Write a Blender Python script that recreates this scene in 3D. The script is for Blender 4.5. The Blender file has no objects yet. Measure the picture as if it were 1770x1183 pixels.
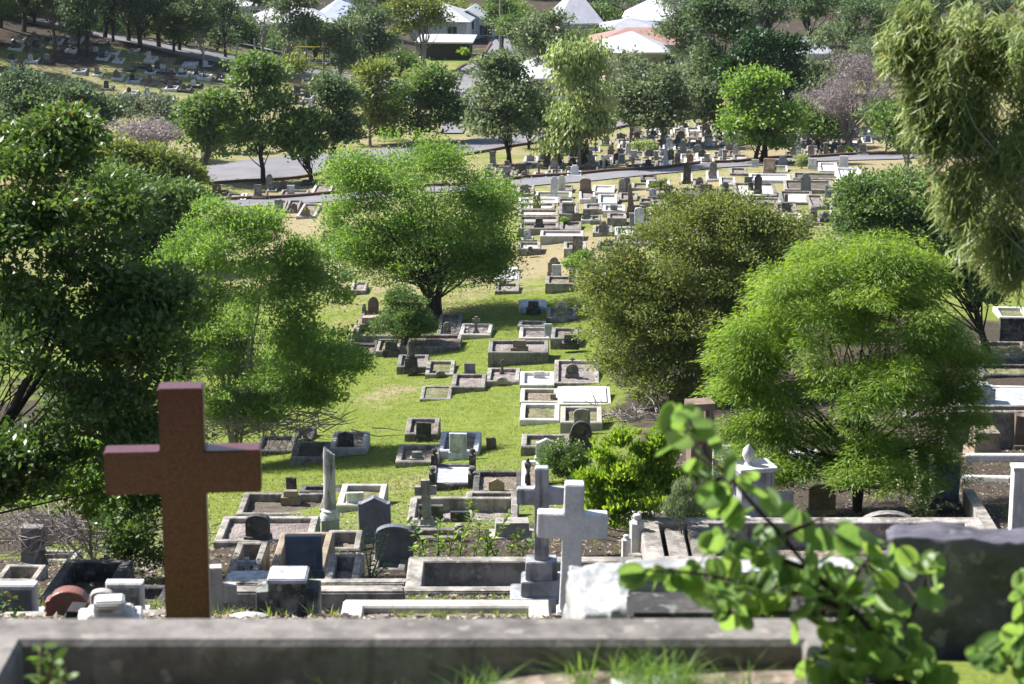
import bpy, bmesh, math, random
import numpy as np
random.seed(7); RNG = np.random.default_rng(7)
S = bpy.context.scene
COL = S.collection
R = math.radians
F, CX, CY, PITCH = 4180.0, 885.0, 591.5, R(14)
cp, sp = math.cos(PITCH), math.sin(PITCH)

# ------------------------------------------------------------------ camera
cam_d = bpy.data.cameras.new('camera'); cam = bpy.data.objects.new('camera', cam_d); COL.objects.link(cam)
cam.location = (0, 0, 0); cam.rotation_euler = (R(76), 0, 0)
cam_d.sensor_width = 36; cam_d.lens = F/1770*36; cam_d.clip_end = 3000; cam_d.clip_start = .1
cam_d.dof.use_dof = True; cam_d.dof.focus_distance = 78; cam_d.dof.aperture_fstop = 5.6
S.camera = cam

# ------------------------------------------------------------------ terrain
PX = [(1070, 14.5), (1056, 22), (1020, 31), (985, 36), (950, 41), (900, 50), (860, 57), (800, 66), (750, 73), (700, 80), (640, 88), (570, 97),
      (500, 106), (430, 117), (360, 133), (300, 151), (250, 171), (200, 195), (150, 220), (100, 246), (50, 275), (0, 310)]
prof = [(-60, 6), (0, -1.7), (5, -2.9), (7.5, -3.15), (9, -3.55)]
for p_, d_ in PX:
    a_ = PITCH + math.atan((p_-CY)/F)
    prof.append((d_*math.cos(a_), -d_*math.sin(a_) - .05))
prof += [(360, -33.5), (450, -34), (3000, -36)]
PY = np.array([q[0] for q in prof]); PZ = np.array([q[1] for q in prof])
_yy = np.linspace(-60, 460, 2081); _zz = np.interp(_yy, PY, PZ)
_k = np.ones(13)/13; _zs = np.convolve(np.pad(_zz, 6, mode='edge'), _k, mode='valid')
_b = _yy > 12; _zz[_b] = _zs[_b]
def sst(a, b, x):
    t = np.clip((x-a)/(b-a), 0, 1); return t*t*(3-2*t)
def terr(x, y):
    z = np.interp(y, _yy, _zz)
    z = z + .085*np.clip(x, -14, 12)*sst(38, 62, y)*(1-sst(120, 165, y))
    z = z + .19*np.maximum(0, -x-9)*sst(165, 215, y)
    z = z - .10*np.clip(-x-3, 0, 8)*sst(18, 34, y)*(1-sst(50, 62, y))
    z = z + .05*np.sin(x*.9+y*.31)*np.sin(y*.23-x*.2)*sst(50, 70, y)
    return z
def ray(px, py):
    u, v = (px-CX)/F, (py-CY)/F
    return np.array([u, cp - v*sp, -sp - v*cp])
def at_d(px, py, D): return ray(px, py)*D
def at(px, py):
    d = ray(px, py); ts = np.linspace(12, 700, 5000)
    P = d[None, :]*ts[:, None]; below = P[:, 2] < terr(P[:, 0], P[:, 1])
    i = int(np.argmax(below)) if below.any() else len(ts)-1
    lo, hi = ts[max(i-1, 0)], ts[i]
    for _ in range(18):
        m = (lo+hi)/2; p = d*m
        if p[2] < terr(p[0], p[1]): hi = m
        else: lo = m
    return d*hi
def on_plane(px, py, z):
    d = ray(px, py); return d*(z/d[2])
def depth(p): return p[1]*cp - p[2]*sp
def dep(px, py): return depth(at(px, py))
def down(x, y): return float(terr(x, y))

# ------------------------------------------------------------------ mesh helpers
def link(o, parent=None):
    COL.objects.link(o)
    if parent is not None: o.parent = parent
    return o
def tag(o, label=None, cat=None, group=None, kind=None):
    if label: o['label'] = label
    if cat: o['category'] = cat
    if group: o['group'] = group
    if kind: o['kind'] = kind
    return o
def empty(name, loc, rz=0, label=None, cat=None, group=None):
    o = bpy.data.objects.new(name, None); link(o); o.location = loc; o.rotation_euler = (0, 0, rz)
    o.empty_display_size = .2
    return tag(o, label, cat, group)
class MB:
    def __init__(s): s.v = []; s.f = []
    def add(s, vs, fs):
        n = len(s.v); s.v += [tuple(map(float, q)) for q in vs]; s.f += [tuple(i+n for i in q) for q in fs]; return s
    def box(s, x0, x1, y0, y1, z0, z1, tx=0, ty=0):
        vs = [(x0, y0, z0), (x1, y0, z0), (x1, y1, z0), (x0, y1, z0), (x0+tx, y0+ty, z1), (x1-tx, y0+ty, z1), (x1-tx, y1-ty, z1), (x0+tx, y1-ty, z1)]
        return s.add(vs, [(3, 2, 1, 0), (4, 5, 6, 7), (0, 1, 5, 4), (1, 2, 6, 5), (2, 3, 7, 6), (3, 0, 4, 7)])
    def ring(s, w, l, loops):       # rectangular kerb: loops of (inset, z), front-left corner at the origin
        n = len(loops)
        vs = []
        for i, z in loops: vs += [(i, i, z), (w-i, i, z), (w-i, l-i, z), (i, l-i, z)]
        fs = []
        for k in range(n-1):
            for c in range(4):
                a, b = k*4+c, k*4+(c+1) % 4
                fs.append((a, b, b+4, a+4))
        return s.add(vs, fs)
    def extrude(s, out, y0, y1, ox=0, oz=0, ch=0):   # outline in xz, counter-clockwise seen from -y
        n = len(out)
        if ch:
            cx = sum(p[0] for p in out)/n; cz = sum(p[1] for p in out)/n
            W = max(p[0] for p in out)-min(p[0] for p in out); H = max(p[1] for p in out)-min(p[1] for p in out)
            inn = [(cx+(p[0]-cx)*(1-2*ch/W), p[1] if p[1] < min(q[1] for q in out)+1e-4 else cz+(p[1]-cz)*(1-2*ch/H)) for p in out]
            Ls = [(inn, y0), (out, y0+ch), (out, y1-ch), (inn, y1)]
        else: Ls = [(out, y0), (out, y1)]
        vs = []
        for L, y in Ls: vs += [(p[0]+ox, y, p[1]+oz) for p in L]
        fs = [tuple(range(n)), tuple(reversed(range((len(Ls)-1)*n, len(Ls)*n)))]
        for k in range(len(Ls)-1):
            for i in range(n):
                a, b = k*n+i, k*n+(i+1) % n
                fs.append((b, a, a+n, b+n))
        return s.add(vs, fs)
    def tube(s, pts, rad, n=6):
        pts = [np.array(p, float) for p in pts]; base = len(s.v); m = len(pts)
        for i, p in enumerate(pts):
            t = pts[min(i+1, m-1)]-pts[max(i-1, 0)]; t = t/(np.linalg.norm(t)+1e-9)
            a = np.cross(t, (0, 0, 1) if abs(t[2]) < .9 else (1, 0, 0)); a /= np.linalg.norm(a); b = np.cross(t, a)
            for k in range(n):
                an = 2*math.pi*k/n; s.v.append(tuple(p+rad[i]*(math.cos(an)*a+math.sin(an)*b)))
        for i in range(m-1):
            for k in range(n):
                q = base+i*n+k; r_ = base+i*n+(k+1) % n
                s.f.append((q, r_, r_+n, q+n))
        s.f.append(tuple(base+k for k in reversed(range(n)))); s.f.append(tuple(base+(m-1)*n+k for k in range(n)))
        return s
    def lathe(s, prof_, n=16, cx=0, cy=0):
        base = len(s.v)
        for r_, z in prof_:
            for k in range(n):
                an = 2*math.pi*k/n; s.v.append((cx+r_*math.cos(an), cy+r_*math.sin(an), z))
        m = len(prof_)
        for i in range(m-1):
            for k in range(n):
                a = base+i*n+k; b = base+i*n+(k+1) % n
                s.f.append((a, b, b+n, a+n))
        s.f.append(tuple(base+k for k in reversed(range(n)))); s.f.append(tuple(base+(m-1)*n+k for k in range(n)))
        return s
    def move(s, i0, fn):
        for i in range(i0, len(s.v)): s.v[i] = tuple(fn(s.v[i]))
    def build(s, name, mat, parent=None, smooth=False, bevel=0):
        me = bpy.data.meshes.new(name); me.from_pydata(s.v, [], s.f)
        bm = bmesh.new(); bm.from_mesh(me); bmesh.ops.recalc_face_normals(bm, faces=bm.faces)
        if bevel:
            es = [e for e in bm.edges if len(e.link_faces) == 2 and e.calc_face_angle(0) > .6]
            bmesh.ops.bevel(bm, geom=es, offset=bevel, segments=2, affect='EDGES', clamp_overlap=True)
        bm.to_mesh(me); bm.free()
        me.materials.append(mat)
        if smooth:
            me.shade_smooth()
            me.set_sharp_from_angle(angle=R(40))
        return link(bpy.data.objects.new(name, me), parent)

# ------------------------------------------------------------------ materials
def new_mat(name):
    m = bpy.data.materials.new(name); m.use_nodes = True; nt = m.node_tree; nt.nodes.clear(); return m, nt
def N(nt, t, **k):
    n = nt.nodes.new(t)
    for a, b in k.items():
        if a in n.inputs.keys(): n.inputs[a].default_value = b
        else: setattr(n, a, b)
    return n
def noise(nt, vec, scale, detail=4, rough=.6, dist=0):
    n = N(nt, 'ShaderNodeTexNoise'); n.inputs['Scale'].default_value = scale; n.inputs['Detail'].default_value = detail
    n.inputs['Roughness'].default_value = rough; n.inputs['Distortion'].default_value = dist
    if vec is not None: nt.links.new(vec, n.inputs['Vector'])
    return n.outputs['Fac']
def ramp(nt, fac, stops):
    r = N(nt, 'ShaderNodeValToRGB'); e = r.color_ramp.elements
    while len(e) < len(stops): e.new(.5)
    for i, (p, c) in enumerate(stops):
        e[i].position = p; e[i].color = (c, c, c, 1) if isinstance(c, (int, float)) else (*c, 1)
    nt.links.new(fac, r.inputs['Fac']); return r.outputs['Color']
def mix(nt, fac, a, b, mode='MIX'):
    m = N(nt, 'ShaderNodeMix', data_type='RGBA', blend_type=mode)
    for v, i in ((fac, 0), (a, 6), (b, 7)):
        if isinstance(v, bpy.types.NodeSocket): nt.links.new(v, m.inputs[i])
        elif i == 0: m.inputs[0].default_value = v
        else: m.inputs[i].default_value = (*v, 1)
    return m.outputs[2]
def vmap(nt, vec, sc):
    n = N(nt, 'ShaderNodeVectorMath', operation='MULTIPLY'); nt.links.new(vec, n.inputs[0]); n.inputs[1].default_value = sc; return n.outputs[0]
def finish(nt, col, rough=.85, bump=None, bstr=.3, bdist=.02, spec=.3):
    p = N(nt, 'ShaderNodeBsdfPrincipled'); p.inputs['Roughness'].default_value = rough; p.inputs['Specular IOR Level'].default_value = spec
    if isinstance(col, bpy.types.NodeSocket): nt.links.new(col, p.inputs['Base Color'])
    else: p.inputs['Base Color'].default_value = (*col, 1)
    if bump is not None:
        b = N(nt, 'ShaderNodeBump'); b.inputs['Strength'].default_value = bstr; b.inputs['Distance'].default_value = bdist
        nt.links.new(bump, b.inputs['Height']); nt.links.new(b.outputs[0], p.inputs['Normal'])
    o = N(nt, 'ShaderNodeOutputMaterial'); nt.links.new(p.outputs[0], o.inputs[0])
def rvec(nt):                        # object coordinates shifted at random for each object
    tc = N(nt, 'ShaderNodeTexCoord'); oi = N(nt, 'ShaderNodeObjectInfo')
    m = N(nt, 'ShaderNodeMath', operation='MULTIPLY'); m.inputs[1].default_value = 37; nt.links.new(oi.outputs['Random'], m.inputs[0])
    a = N(nt, 'ShaderNodeVectorMath', operation='ADD'); nt.links.new(tc.outputs['Object'], a.inputs[0]); nt.links.new(m.outputs[0], a.inputs[1])
    return a.outputs[0], oi.outputs['Random']
def stone(name, base, stain, amount=.5, streak=.5, var=.3, rough=.85, lichen=None):
    m, nt = new_mat(name); v, rnd = rvec(nt)
    n1 = noise(nt, v, 2.6, 6, .65); n2 = noise(nt, v, 28, 4, .7); n3 = noise(nt, vmap(nt, v, (9, 9, 1.1)), 1, 5, .6, .4)
    c = mix(nt, ramp(nt, n1, [(.38, 0.0), (.66, 1.0)]), base, tuple(q*.72 for q in base))
    c = mix(nt, ramp(nt, n2, [(.35, 0), (.75, .6)]), c, tuple(min(1, q*1.3) for q in base))
    lo = .62-.3*amount
    c = mix(nt, ramp(nt, n1, [(lo, 0), (lo+.16, amount)]), c, stain)
    c = mix(nt, ramp(nt, n3, [(.5, 0), (.66, streak)]), c, stain)
    if lichen: c = mix(nt, ramp(nt, noise(nt, v, 11, 3, .5), [(.6, 0), (.66, .7)]), c, lichen)
    g = N(nt, 'ShaderNodeMapRange'); nt.links.new(rnd, g.inputs[0]); g.inputs[3].default_value = 1-var; g.inputs[4].default_value = 1+var*.6
    c = mix(nt, 1.0, c, g.outputs[0], 'MULTIPLY') if False else c
    hs = N(nt, 'ShaderNodeHueSaturation'); nt.links.new(g.outputs[0], hs.inputs['Value']); nt.links.new(c, hs.inputs['Color'])
    finish(nt, hs.outputs[0], rough, n2, .35, .01); return m
M = {}
M['grey'] = stone('weathered_grey_stone', (.26, .245, .225), (.07, .065, .06), .55, .5, lichen=(.42, .41, .36))
M['dark'] = stone('blackened_stone', (.12, .11, .10), (.022, .022, .024), .7, .7, lichen=(.25, .25, .22))
M['white'] = stone('white_marble', (.60, .59, .57), (.20, .19, .18), .35, .5, .1, .6)
M['whitewash'] = stone('whitewashed_stone', (.64, .625, .60), (.30, .28, .25), .32, .4, .05, .6)
M['sand'] = stone('sandstone', (.30, .235, .17), (.10, .08, .06), .45, .4)
M['brown'] = stone('brown_stone', (.20, .145, .11), (.05, .04, .035), .4, .4, .2)
M['concrete'] = stone('old_concrete', (.32, .29, .255), (.07, .062, .055), .6, .5, lichen=(.4, .38, .33))
M['pale'] = stone('pale_concrete', (.46, .43, .385), (.2, .18, .15), .35, .3)
M['blue'] = stone('blue_grey_granite', (.17, .18, .21), (.05, .05, .06), .3, .2, .2, .5)
M['red'] = stone('red_granite', (.23, .095, .07), (.12, .05, .04), .35, .05, .1, .42)
M['streak'] = stone('black_streaked_stone', (.30, .31, .28), (.015, .015, .017), .75, 1.0, .1, lichen=(.45, .45, .42))
M['marblegrey'] = stone('grey_marble', (.50, .51, .53), (.16, .16, .17), .4, .6, .15, .6)
def gravel(name, a, b, sc=22, leafy=.0):
    m, nt = new_mat(name); v, rnd = rvec(nt)
    vo = N(nt, 'ShaderNodeTexVoronoi'); vo.inputs['Scale'].default_value = sc; nt.links.new(v, vo.inputs['Vector'])
    n = noise(nt, v, 3, 5, .7); c = mix(nt, vo.outputs['Color'], a, b); c = mix(nt, ramp(nt, n, [(.4, 0), (.62, .65)]), c, tuple(q*.4 for q in a))
    if leafy: c = mix(nt, ramp(nt, noise(nt, v, 5, 4, .6), [(.52, 0), (.6, leafy)]), c, (.09, .14, .03))
    finish(nt, c, .95, vo.outputs['Distance'], .8, .03); return m
M['gravel'] = gravel('pinkish_gravel', (.22, .18, .16), (.36, .31, .29))
M['dirt'] = gravel('dark_soil', (.10, .08, .065), (.2, .16, .13), 30, .35)
M['litter'] = gravel('leaf_litter', (.16, .12, .09), (.33, .27, .22), 16, .2)
M['weedy'] = gravel('weedy_soil', (.15, .14, .07), (.28, .25, .15), 18, .9)
def ground_mat():
    m, nt = new_mat('lawn_ground'); tc = N(nt, 'ShaderNodeTexCoord').outputs['Object']
    at_ = N(nt, 'ShaderNodeAttribute', attribute_name='dry')
    n1 = noise(nt, tc, .35, 6, .65); n2 = noise(nt, tc, 2.2, 5, .7); n3 = noise(nt, tc, 14, 4, .8)
    g = mix(nt, ramp(nt, n2, [(.35, 0), (.65, 1)]), (.095, .150, .024), (.185, .225, .040))
    g = mix(nt, ramp(nt, n3, [(.35, 0), (.7, .7)]), g, (.22, .25, .06))
    d = mix(nt, n2, (.30, .235, .15), (.36, .31, .17)); d = mix(nt, ramp(nt, n3, [(.4, 0), (.75, .6)]), d, (.17, .15, .07))
    ad = N(nt, 'ShaderNodeMath', operation='ADD'); nt.links.new(at_.outputs['Fac'], ad.inputs[0])
    mu = N(nt, 'ShaderNodeMath', operation='MULTIPLY_ADD'); nt.links.new(n1, mu.inputs[0]); mu.inputs[1].default_value = 1.6; mu.inputs[2].default_value = -.8
    mu2 = N(nt, 'ShaderNodeMath', operation='MULTIPLY_ADD'); nt.links.new(n2, mu2.inputs[0]); mu2.inputs[1].default_value = .9; mu2.inputs[2].default_value = -.45
    ad2 = N(nt, 'ShaderNodeMath', operation='ADD'); nt.links.new(mu.outputs[0], ad2.inputs[0]); nt.links.new(mu2.outputs[0], ad2.inputs[1])
    nt.links.new(ad2.outputs[0], ad.inputs[1])
    c = mix(nt, ramp(nt, ad.outputs[0], [(.35, 0), (.75, 1)]), g, d)
    so = N(nt, 'ShaderNodeAttribute', attribute_name='soil'); a3 = N(nt, 'ShaderNodeMath', operation='ADD'); nt.links.new(so.outputs['Fac'], a3.inputs[0]); nt.links.new(ad2.outputs[0], a3.inputs[1])  # soil attribute, which also carries the painted shade of hillside and far ground
    sc_ = mix(nt, ramp(nt, n3, [(.35, 0), (.7, 1)]), (.035, .027, .02), (.12, .095, .075))
    c = mix(nt, ramp(nt, a3.outputs[0], [(.38, 0), (.62, 1)]), c, sc_)
    finish(nt, c, .95, n3, .9, .06, .1); return m
def plain(name, col, rough=.7, nsc=8, var=.25, bstr=.15, spec=.3, metallic=0):
    m, nt = new_mat(name); v, _ = rvec(nt); n = noise(nt, v, nsc, 5, .6)
    c = mix(nt, ramp(nt, n, [(.3, 0), (.7, 1)]), tuple(q*(1-var) for q in col), tuple(min(1, q*(1+var*.4)) for q in col))
    finish(nt, c, rough, n, bstr, .01, spec)
    return m
def asphalt():
    m, nt = new_mat('worn_asphalt'); tc = N(nt, 'ShaderNodeTexCoord').outputs['Object']
    n = noise(nt, tc, .5, 6, .7); n2 = noise(nt, tc, 9, 4, .7)
    c = mix(nt, ramp(nt, n, [(.35, 0), (.65, 1)]), (.135, .13, .145), (.20, .19, .20)); c = mix(nt, ramp(nt, n2, [(.4, 0), (.7, .5)]), c, (.26, .25, .26))
    finish(nt, c, .9, n2, .3, .01); return m
def leafmat(name, c1, c2, trans=.45, rough=.45, spec=.4, dry=None):
    m, nt = new_mat(name); a = N(nt, 'ShaderNodeAttribute', attribute_name='tint').outputs['Fac']
    st = [(0, c1), (1, c2)] if dry is None else [(0, c1), (.93, c2), (.96, dry), (1, dry)]
    c = ramp(nt, a, st)
    if name.startswith('round'):
        tc_ = N(nt, 'ShaderNodeTexCoord').outputs['Object']; c = mix(nt, ramp(nt, noise(nt, tc_, 34, 5, .7), [(.35, 0), (.7, .55)]), c, (.20, .26, .07)); c = mix(nt, ramp(nt, noise(nt, tc_, 90, 3, .6), [(.62, 0), (.7, .6)]), c, (.16, .13, .05))
    tcol = N(nt, 'ShaderNodeHueSaturation'); tcol.inputs['Saturation'].default_value = 1.1; tcol.inputs['Value'].default_value = 1.6; tcol.inputs['Hue'].default_value = .485
    nt.links.new(c, tcol.inputs['Color'])
    p = N(nt, 'ShaderNodeBsdfPrincipled'); nt.links.new(c, p.inputs['Base Color']); p.inputs['Roughness'].default_value = rough; p.inputs['Specular IOR Level'].default_value = spec
    t = N(nt, 'ShaderNodeBsdfTranslucent'); nt.links.new(tcol.outputs[0], t.inputs[0])
    mx = N(nt, 'ShaderNodeMixShader'); mx.inputs[0].default_value = trans; nt.links.new(p.outputs[0], mx.inputs[1]); nt.links.new(t.outputs[0], mx.inputs[2])
    o = N(nt, 'ShaderNodeOutputMaterial'); nt.links.new(mx.outputs[0], o.inputs[0]); return m
M['bark'] = plain('grey_brown_bark', (.13, .105, .085), .9, 14, .5, .6)
M['gumbark'] = plain('pale_gum_bark', (.30, .27, .24), .8, 9, .5, .4)
M['darkbark'] = plain('dark_bark', (.05, .04, .033), .95, 14, .5, .6)
M['twig'] = plain('dead_grey_twigs', (.34, .29, .27), .9, 10, .4, .3)
LC = {  # leaf colours: dark, light, translucency, (dry colour)
 'deep': ((.040, .088, .020), (.125, .205, .045), .42, (.15, .10, .03)),
 'mid': ((.055, .110, .028), (.160, .245, .065), .45, None),
 'lime': ((.105, .205, .028), (.275, .390, .060), .52, None),
 'fresh': ((.085, .175, .032), (.215, .335, .070), .50, None),
 'olive': ((.070, .105, .024), (.210, .260, .060), .45, (.20, .13, .06)),
 'gum': ((.070, .105, .050), (.190, .240, .110), .44, None),
 'gumlight': ((.13, .19, .060), (.33, .40, .16), .48, (.25, .19, .08)),
 'far': ((.045, .082, .036), (.130, .190, .075), .42, None),
 'conifer': ((.012, .045, .010), (.040, .100, .020), .2, None),
 'silver': ((.10, .125, .075), (.22, .25, .16), .35, None),
 'dusty': ((.15, .125, .13), (.33, .28, .27), .3, None),
 'grassy': ((.13, .19, .03), (.27, .33, .07), .45, (.35, .30, .14)),
 'litter': ((.10, .075, .05), (.34, .27, .19), .15, None),
 'round': ((.065, .155, .045), (.18, .31, .07), .55, None),
}
for k_, (a_, b_, t_, d_) in LC.items(): M['L_'+k_] = leafmat(k_+'_leaves', a_, b_, t_, .42 if k_ in ('deep', 'gumlight', 'round') else .55, .5, d_)

# ------------------------------------------------------------------ foliage
def unit(a): return a/(np.linalg.norm(a, axis=-1, keepdims=True)+1e-9)
def leaf_object(name, C, A, Nn, L, Wd, tint, mat, parent=None, six=False):
    n = len(C); A = unit(A); B = unit(np.cross(A, Nn)); Nn = np.cross(B, A)
    L = np.broadcast_to(np.asarray(L, float), (n,))[:, None]; Wd = np.broadcast_to(np.asarray(Wd, float), (n,))[:, None]
    if six:
        V = np.stack([C-A*L*.5, C-A*L*.22+B*Wd*.42, C+A*L*.2+B*Wd*.5-Nn*L*.06, C+A*L*.5-Nn*L*.16, C+A*L*.2-B*Wd*.5-Nn*L*.06, C-A*L*.22-B*Wd*.42], 1)
        k = 6
    else:
        V = np.stack([C-A*L*.5, C+B*Wd*.5, C+A*L*.5-Nn*L*.1, C-B*Wd*.5], 1); k = 4
    V = V.reshape(-1, 3).astype(np.float32)
    me = bpy.data.meshes.new(name); me.vertices.add(n*k); me.loops.add(n*k); me.polygons.add(n)
    me.vertices.foreach_set('co', V.ravel()); me.loops.foreach_set('vertex_index', np.arange(n*k, dtype=np.int32))
    me.polygons.foreach_set('loop_start', np.arange(0, n*k, k, dtype=np.int32))
    me.update(calc_edges=True)
    at_ = me.attributes.new('tint', 'FLOAT', 'FACE'); at_.data.foreach_set('value', np.clip(tint, 0, 1).astype(np.float32))
    me.materials.append(mat)
    return link(bpy.data.objects.new(name, me), parent)
def rdir(n): return unit(RNG.normal(size=(n, 3)))
def crown_points(blobs, n, puff, shell=.5, flat=.75, bottom=-.55):
    """blobs: (centre, radii). Puffs of leaves crowd the shells of the blobs; returns points, puff centres, puff ids."""
    w = np.array([b[1][0]*b[1][2]+b[1][0]*b[1][1] for b in blobs]); w = w/w.sum()
    PC = []; PR = []
    for (c, r_), wi in zip(blobs, w):
        area = 4*math.pi*(r_[0]*r_[1]*r_[2])**(2/3)
        k = max(6, int(area/(puff*puff)*.5))
        d = rdir(k*2); d = d[d[:, 2] > bottom+RNG.normal(size=len(d))*.2][:k]
        u = 1-(1-shell)*RNG.random(len(d))**1.6
        u *= 1+.13*RNG.normal(size=len(d))
        PC.append(np.array(c)+d*np.array(r_)*u[:, None]); PR.append(puff*(.45+.95*RNG.random(len(d))**1.5))
    PC = np.concatenate(PC); PR = np.concatenate(PR)
    from mathutils import noise as mn, Vector
    sz = max(max(b[1]) for b in blobs); fr = 1/max(puff*2.3, sz*.42); sh = Vector(RNG.random(3)*90)
    nv = np.array([mn.noise(Vector(q)*fr+sh)+.45*mn.noise(Vector(q)*fr*2.3+sh) for q in PC]); keep = nv > np.quantile(nv, .30 if puff > .32 else .10)
    if keep.sum() > 12: PC, PR, nv = PC[keep], PR[keep], nv[keep]
    p = PR**2; p = p/p.sum(); idx = RNG.choice(len(PC), n, p=p)
    d = rdir(n); d[:, 2] = np.where(d[:, 2] < -.2, -d[:, 2]*.6, d[:, 2]); d = unit(d)
    rr = PR[idx]*(RNG.random(n)**.38)*(1+.22*np.abs(RNG.normal(size=n)))
    P = PC[idx]+d*rr[:, None]*np.array([1, 1, flat])
    return P, d, PC, PR, idx
def make_foliage(name, blobs, n, puff, L, Wd, mat, parent, style='round', shell=.5, origin=None):
    P, d, PC, PR, idx = crown_points(blobs, n, puff, shell)
    pt = RNG.random(len(PC)); tint = .65*pt[idx]**1.2+.38*RNG.random(n)
    o = np.array(origin) if origin is not None else np.zeros(3)
    if style == 'droop':
        A = np.stack([RNG.normal(size=n)*.35, RNG.normal(size=n)*.35, -np.ones(n)], 1)+d*.35; Nn = rdir(n)
        P = P+np.stack([np.zeros(n), np.zeros(n), -RNG.random(n)*puff*.9], 1)
    elif style == 'hang':
        A = np.stack([RNG.normal(size=n)*.55-.15, RNG.normal(size=n)*.55, -.55-RNG.random(n)*.6], 1)+d*.45; Nn = rdir(n)
        P = PC[idx]+(P-PC[idx])*np.array([.6, .6, .8])+np.stack([np.zeros(n), np.zeros(n), -RNG.random(n)*puff*1.9], 1)
    elif style == 'feather':
        A = d*np.array([1, 1, .35])+RNG.normal(size=(n, 3))*.25+np.array([0, 0, -.35]); Nn = RNG.normal(size=(n, 3))*.5+np.array([0, 0, 1])
    elif style == 'up':
        A = d*np.array([.7, .7, .4])+np.array([0, 0, .9])+RNG.normal(size=(n, 3))*.35; Nn = rdir(n)
    else:
        A = d+RNG.normal(size=(n, 3))*.7; Nn = RNG.normal(size=(n, 3))*.75+np.array([0, 0, .55])+d*.3
    Ls = L*(.65+.7*RNG.random(n))
    return leaf_object(name, P-o, A, Nn, Ls, Ls*(Wd/L), tint, mat, parent), PC, PR
def tubes_tree(base, tops, r0, mat, parent, fork=.35, nlim=40, name='trunk', lean=.0, stems=1, bend=.06):
    mb = MB(); base = np.array(base); tops = list(tops); random.shuffle(tops); tops = tops[:nlim]
    cen = np.mean(tops, 0)
    h = max(t[2] for t in tops)-base[2]
    forks = []
    for s_ in range(stems):
        off = np.array([random.uniform(-1, 1), random.uniform(-1, 1), 0])*r0*(1.6 if stems > 1 else 0)
        tgt = base*.35+cen*.65; tgt = tgt+np.array([random.uniform(-1, 1), random.uniform(-1, 1), 0])*h*(.10 if stems > 1 else .03); tgt[2] = base[2]+h*random.uniform(.55, .75)
        pts = []
        for k in range(7):
            t = k/6; p = (base+off)*(1-t)+tgt*t; p = p+np.array([random.uniform(-1, 1), random.uniform(-1, 1), 0])*h*bend*.35*(1 if 0 < k else 0)
            if k == 0: p[2] -= .4
            pts.append(p)
        rr = r0/(stems**.45)
        mb.tube(pts, [rr*1.25, rr*1.02, rr*.9, rr*.8, rr*.68, rr*.5, rr*.3], 8)
        forks.append((pts, rr))
    for t in tops:
        pts, rr = random.choice(forks); t = np.array(t)
        hh = (t[2]-base[2])/max(h, .1); k = min(5, max(1, int(fork*6+hh*3*random.random()-.5)))
        a = pts[k]; m1 = a*.6+t*.4+np.array([random.uniform(-1, 1), random.uniform(-1, 1), random.uniform(-.5, .7)])*h*bend
        m2 = a*.25+t*.75+np.array([random.uniform(-1, 1), random.uniform(-1, 1), random.uniform(-.2, .7)])*h*bend
        rb = rr*(.85-.1*k)*.42
        mb.tube([a, m1, m2, t], [rb, rb*.7, rb*.42, rb*.15], 5)
    mb.move(0, lambda v: (v[0]-base[0]+0, v[1]-base[1], v[2]-base[2]))
    return mb.build(name, mat, parent, True)
FEET = []; DENS = .68
def tree(name, base, blobs, leaf, n, label, cat='tree', group=None, D=None, puff=.5, L=.12, Wd=.05, style='round', trunk=9, bark='bark', shell=.5,
         stems=1, nlim=36, depthr=1.0, bend=.06, bare=0, sat=6):
    """base: pixel of the foot; blobs: (px, py, rx, ry[, depth offset m]) in photograph pixels, all at the tree's own distance."""
    if D is None: b = at(*base); D = depth(b)
    else:
        b = at_d(base[0], base[1], D); b[2] = down(b[0], b[1])
    s_ = D/F
    B = []
    for q in blobs:
        off = q[4] if len(q) > 4 else 0
        c = at_d(q[0], q[1], D+off); B.append((c, (q[2]*s_*1.0, q[2]*s_*depthr, q[3]*s_)))
    n = int(n*DENS); L, Wd = L*.86, Wd*.86
    if len(B) > 1 or B[0][1][0] > 1:
        for c, r_ in list(B):
            for _ in range(sat):
                d_ = rdir(1)[0]; d_[2] = abs(d_[2])*.9-.15; f_ = random.uniform(.16, .40)
                B.append((c+d_*r_*random.uniform(.7, 1.13), tuple(q*f_ for q in r_)))
    root = empty(name, b, 0, label, cat, group); FEET.append((b, max(q[2] for q in blobs)*s_))
    fo, PC, PR = make_foliage('crown' if cat == 'tree' else 'foliage', B, n, puff, L, Wd, M['L_'+leaf], root, style, shell, b)
    tubes_tree(b, [p for p in PC if p[2] > b[2]+.3] or [b+np.array([0, 0, 1.])], trunk*s_/2, M[bark], root, nlim=nlim, stems=stems, bend=bend, name='trunk' if cat == 'tree' else 'stem')
    return root, b, D
# ------------------------------------------------------------------ ground, roads
M['ground'] = ground_mat(); M['asphalt'] = asphalt()
PATCH = [(at(545, 400), 4.5, .9), (at(560, 470), 3, .5), (at(690, 675), 1.6, .45), (at(640, 560), 2.5, .45), (at(905, 450), 3, .5), (at(1010, 455), 3, .5), (at(700, 835), 2.2, .35),
         (at(1200, 335), 5, .4), (at(1000, 720), 2, .3), (at(800, 790), 3, -.15), (at(500, 800), 3, -.3), (at(1480, 262), 8, .6), (at(905, 600), 1, .6), (at(760, 530), 3, .4)]
def dryf(x, y):
    d = .16 + .36*sst(92, 118, y) + .18*sst(50, 30, y) + .10*sst(118, 150, y) - .25*sst(200, 240, y)  # last term: far ground less dry, helps paint the hillside's shade
    d = d + .25*sst(2, 6, x)*(1-sst(90, 100, y))*sst(10, 60, y)
    for p, r_, a in PATCH: d = d+a*np.exp(-(((x-p[0])/r_)**2+((y-p[1])/(r_*1.6))**2))
    return d
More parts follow.
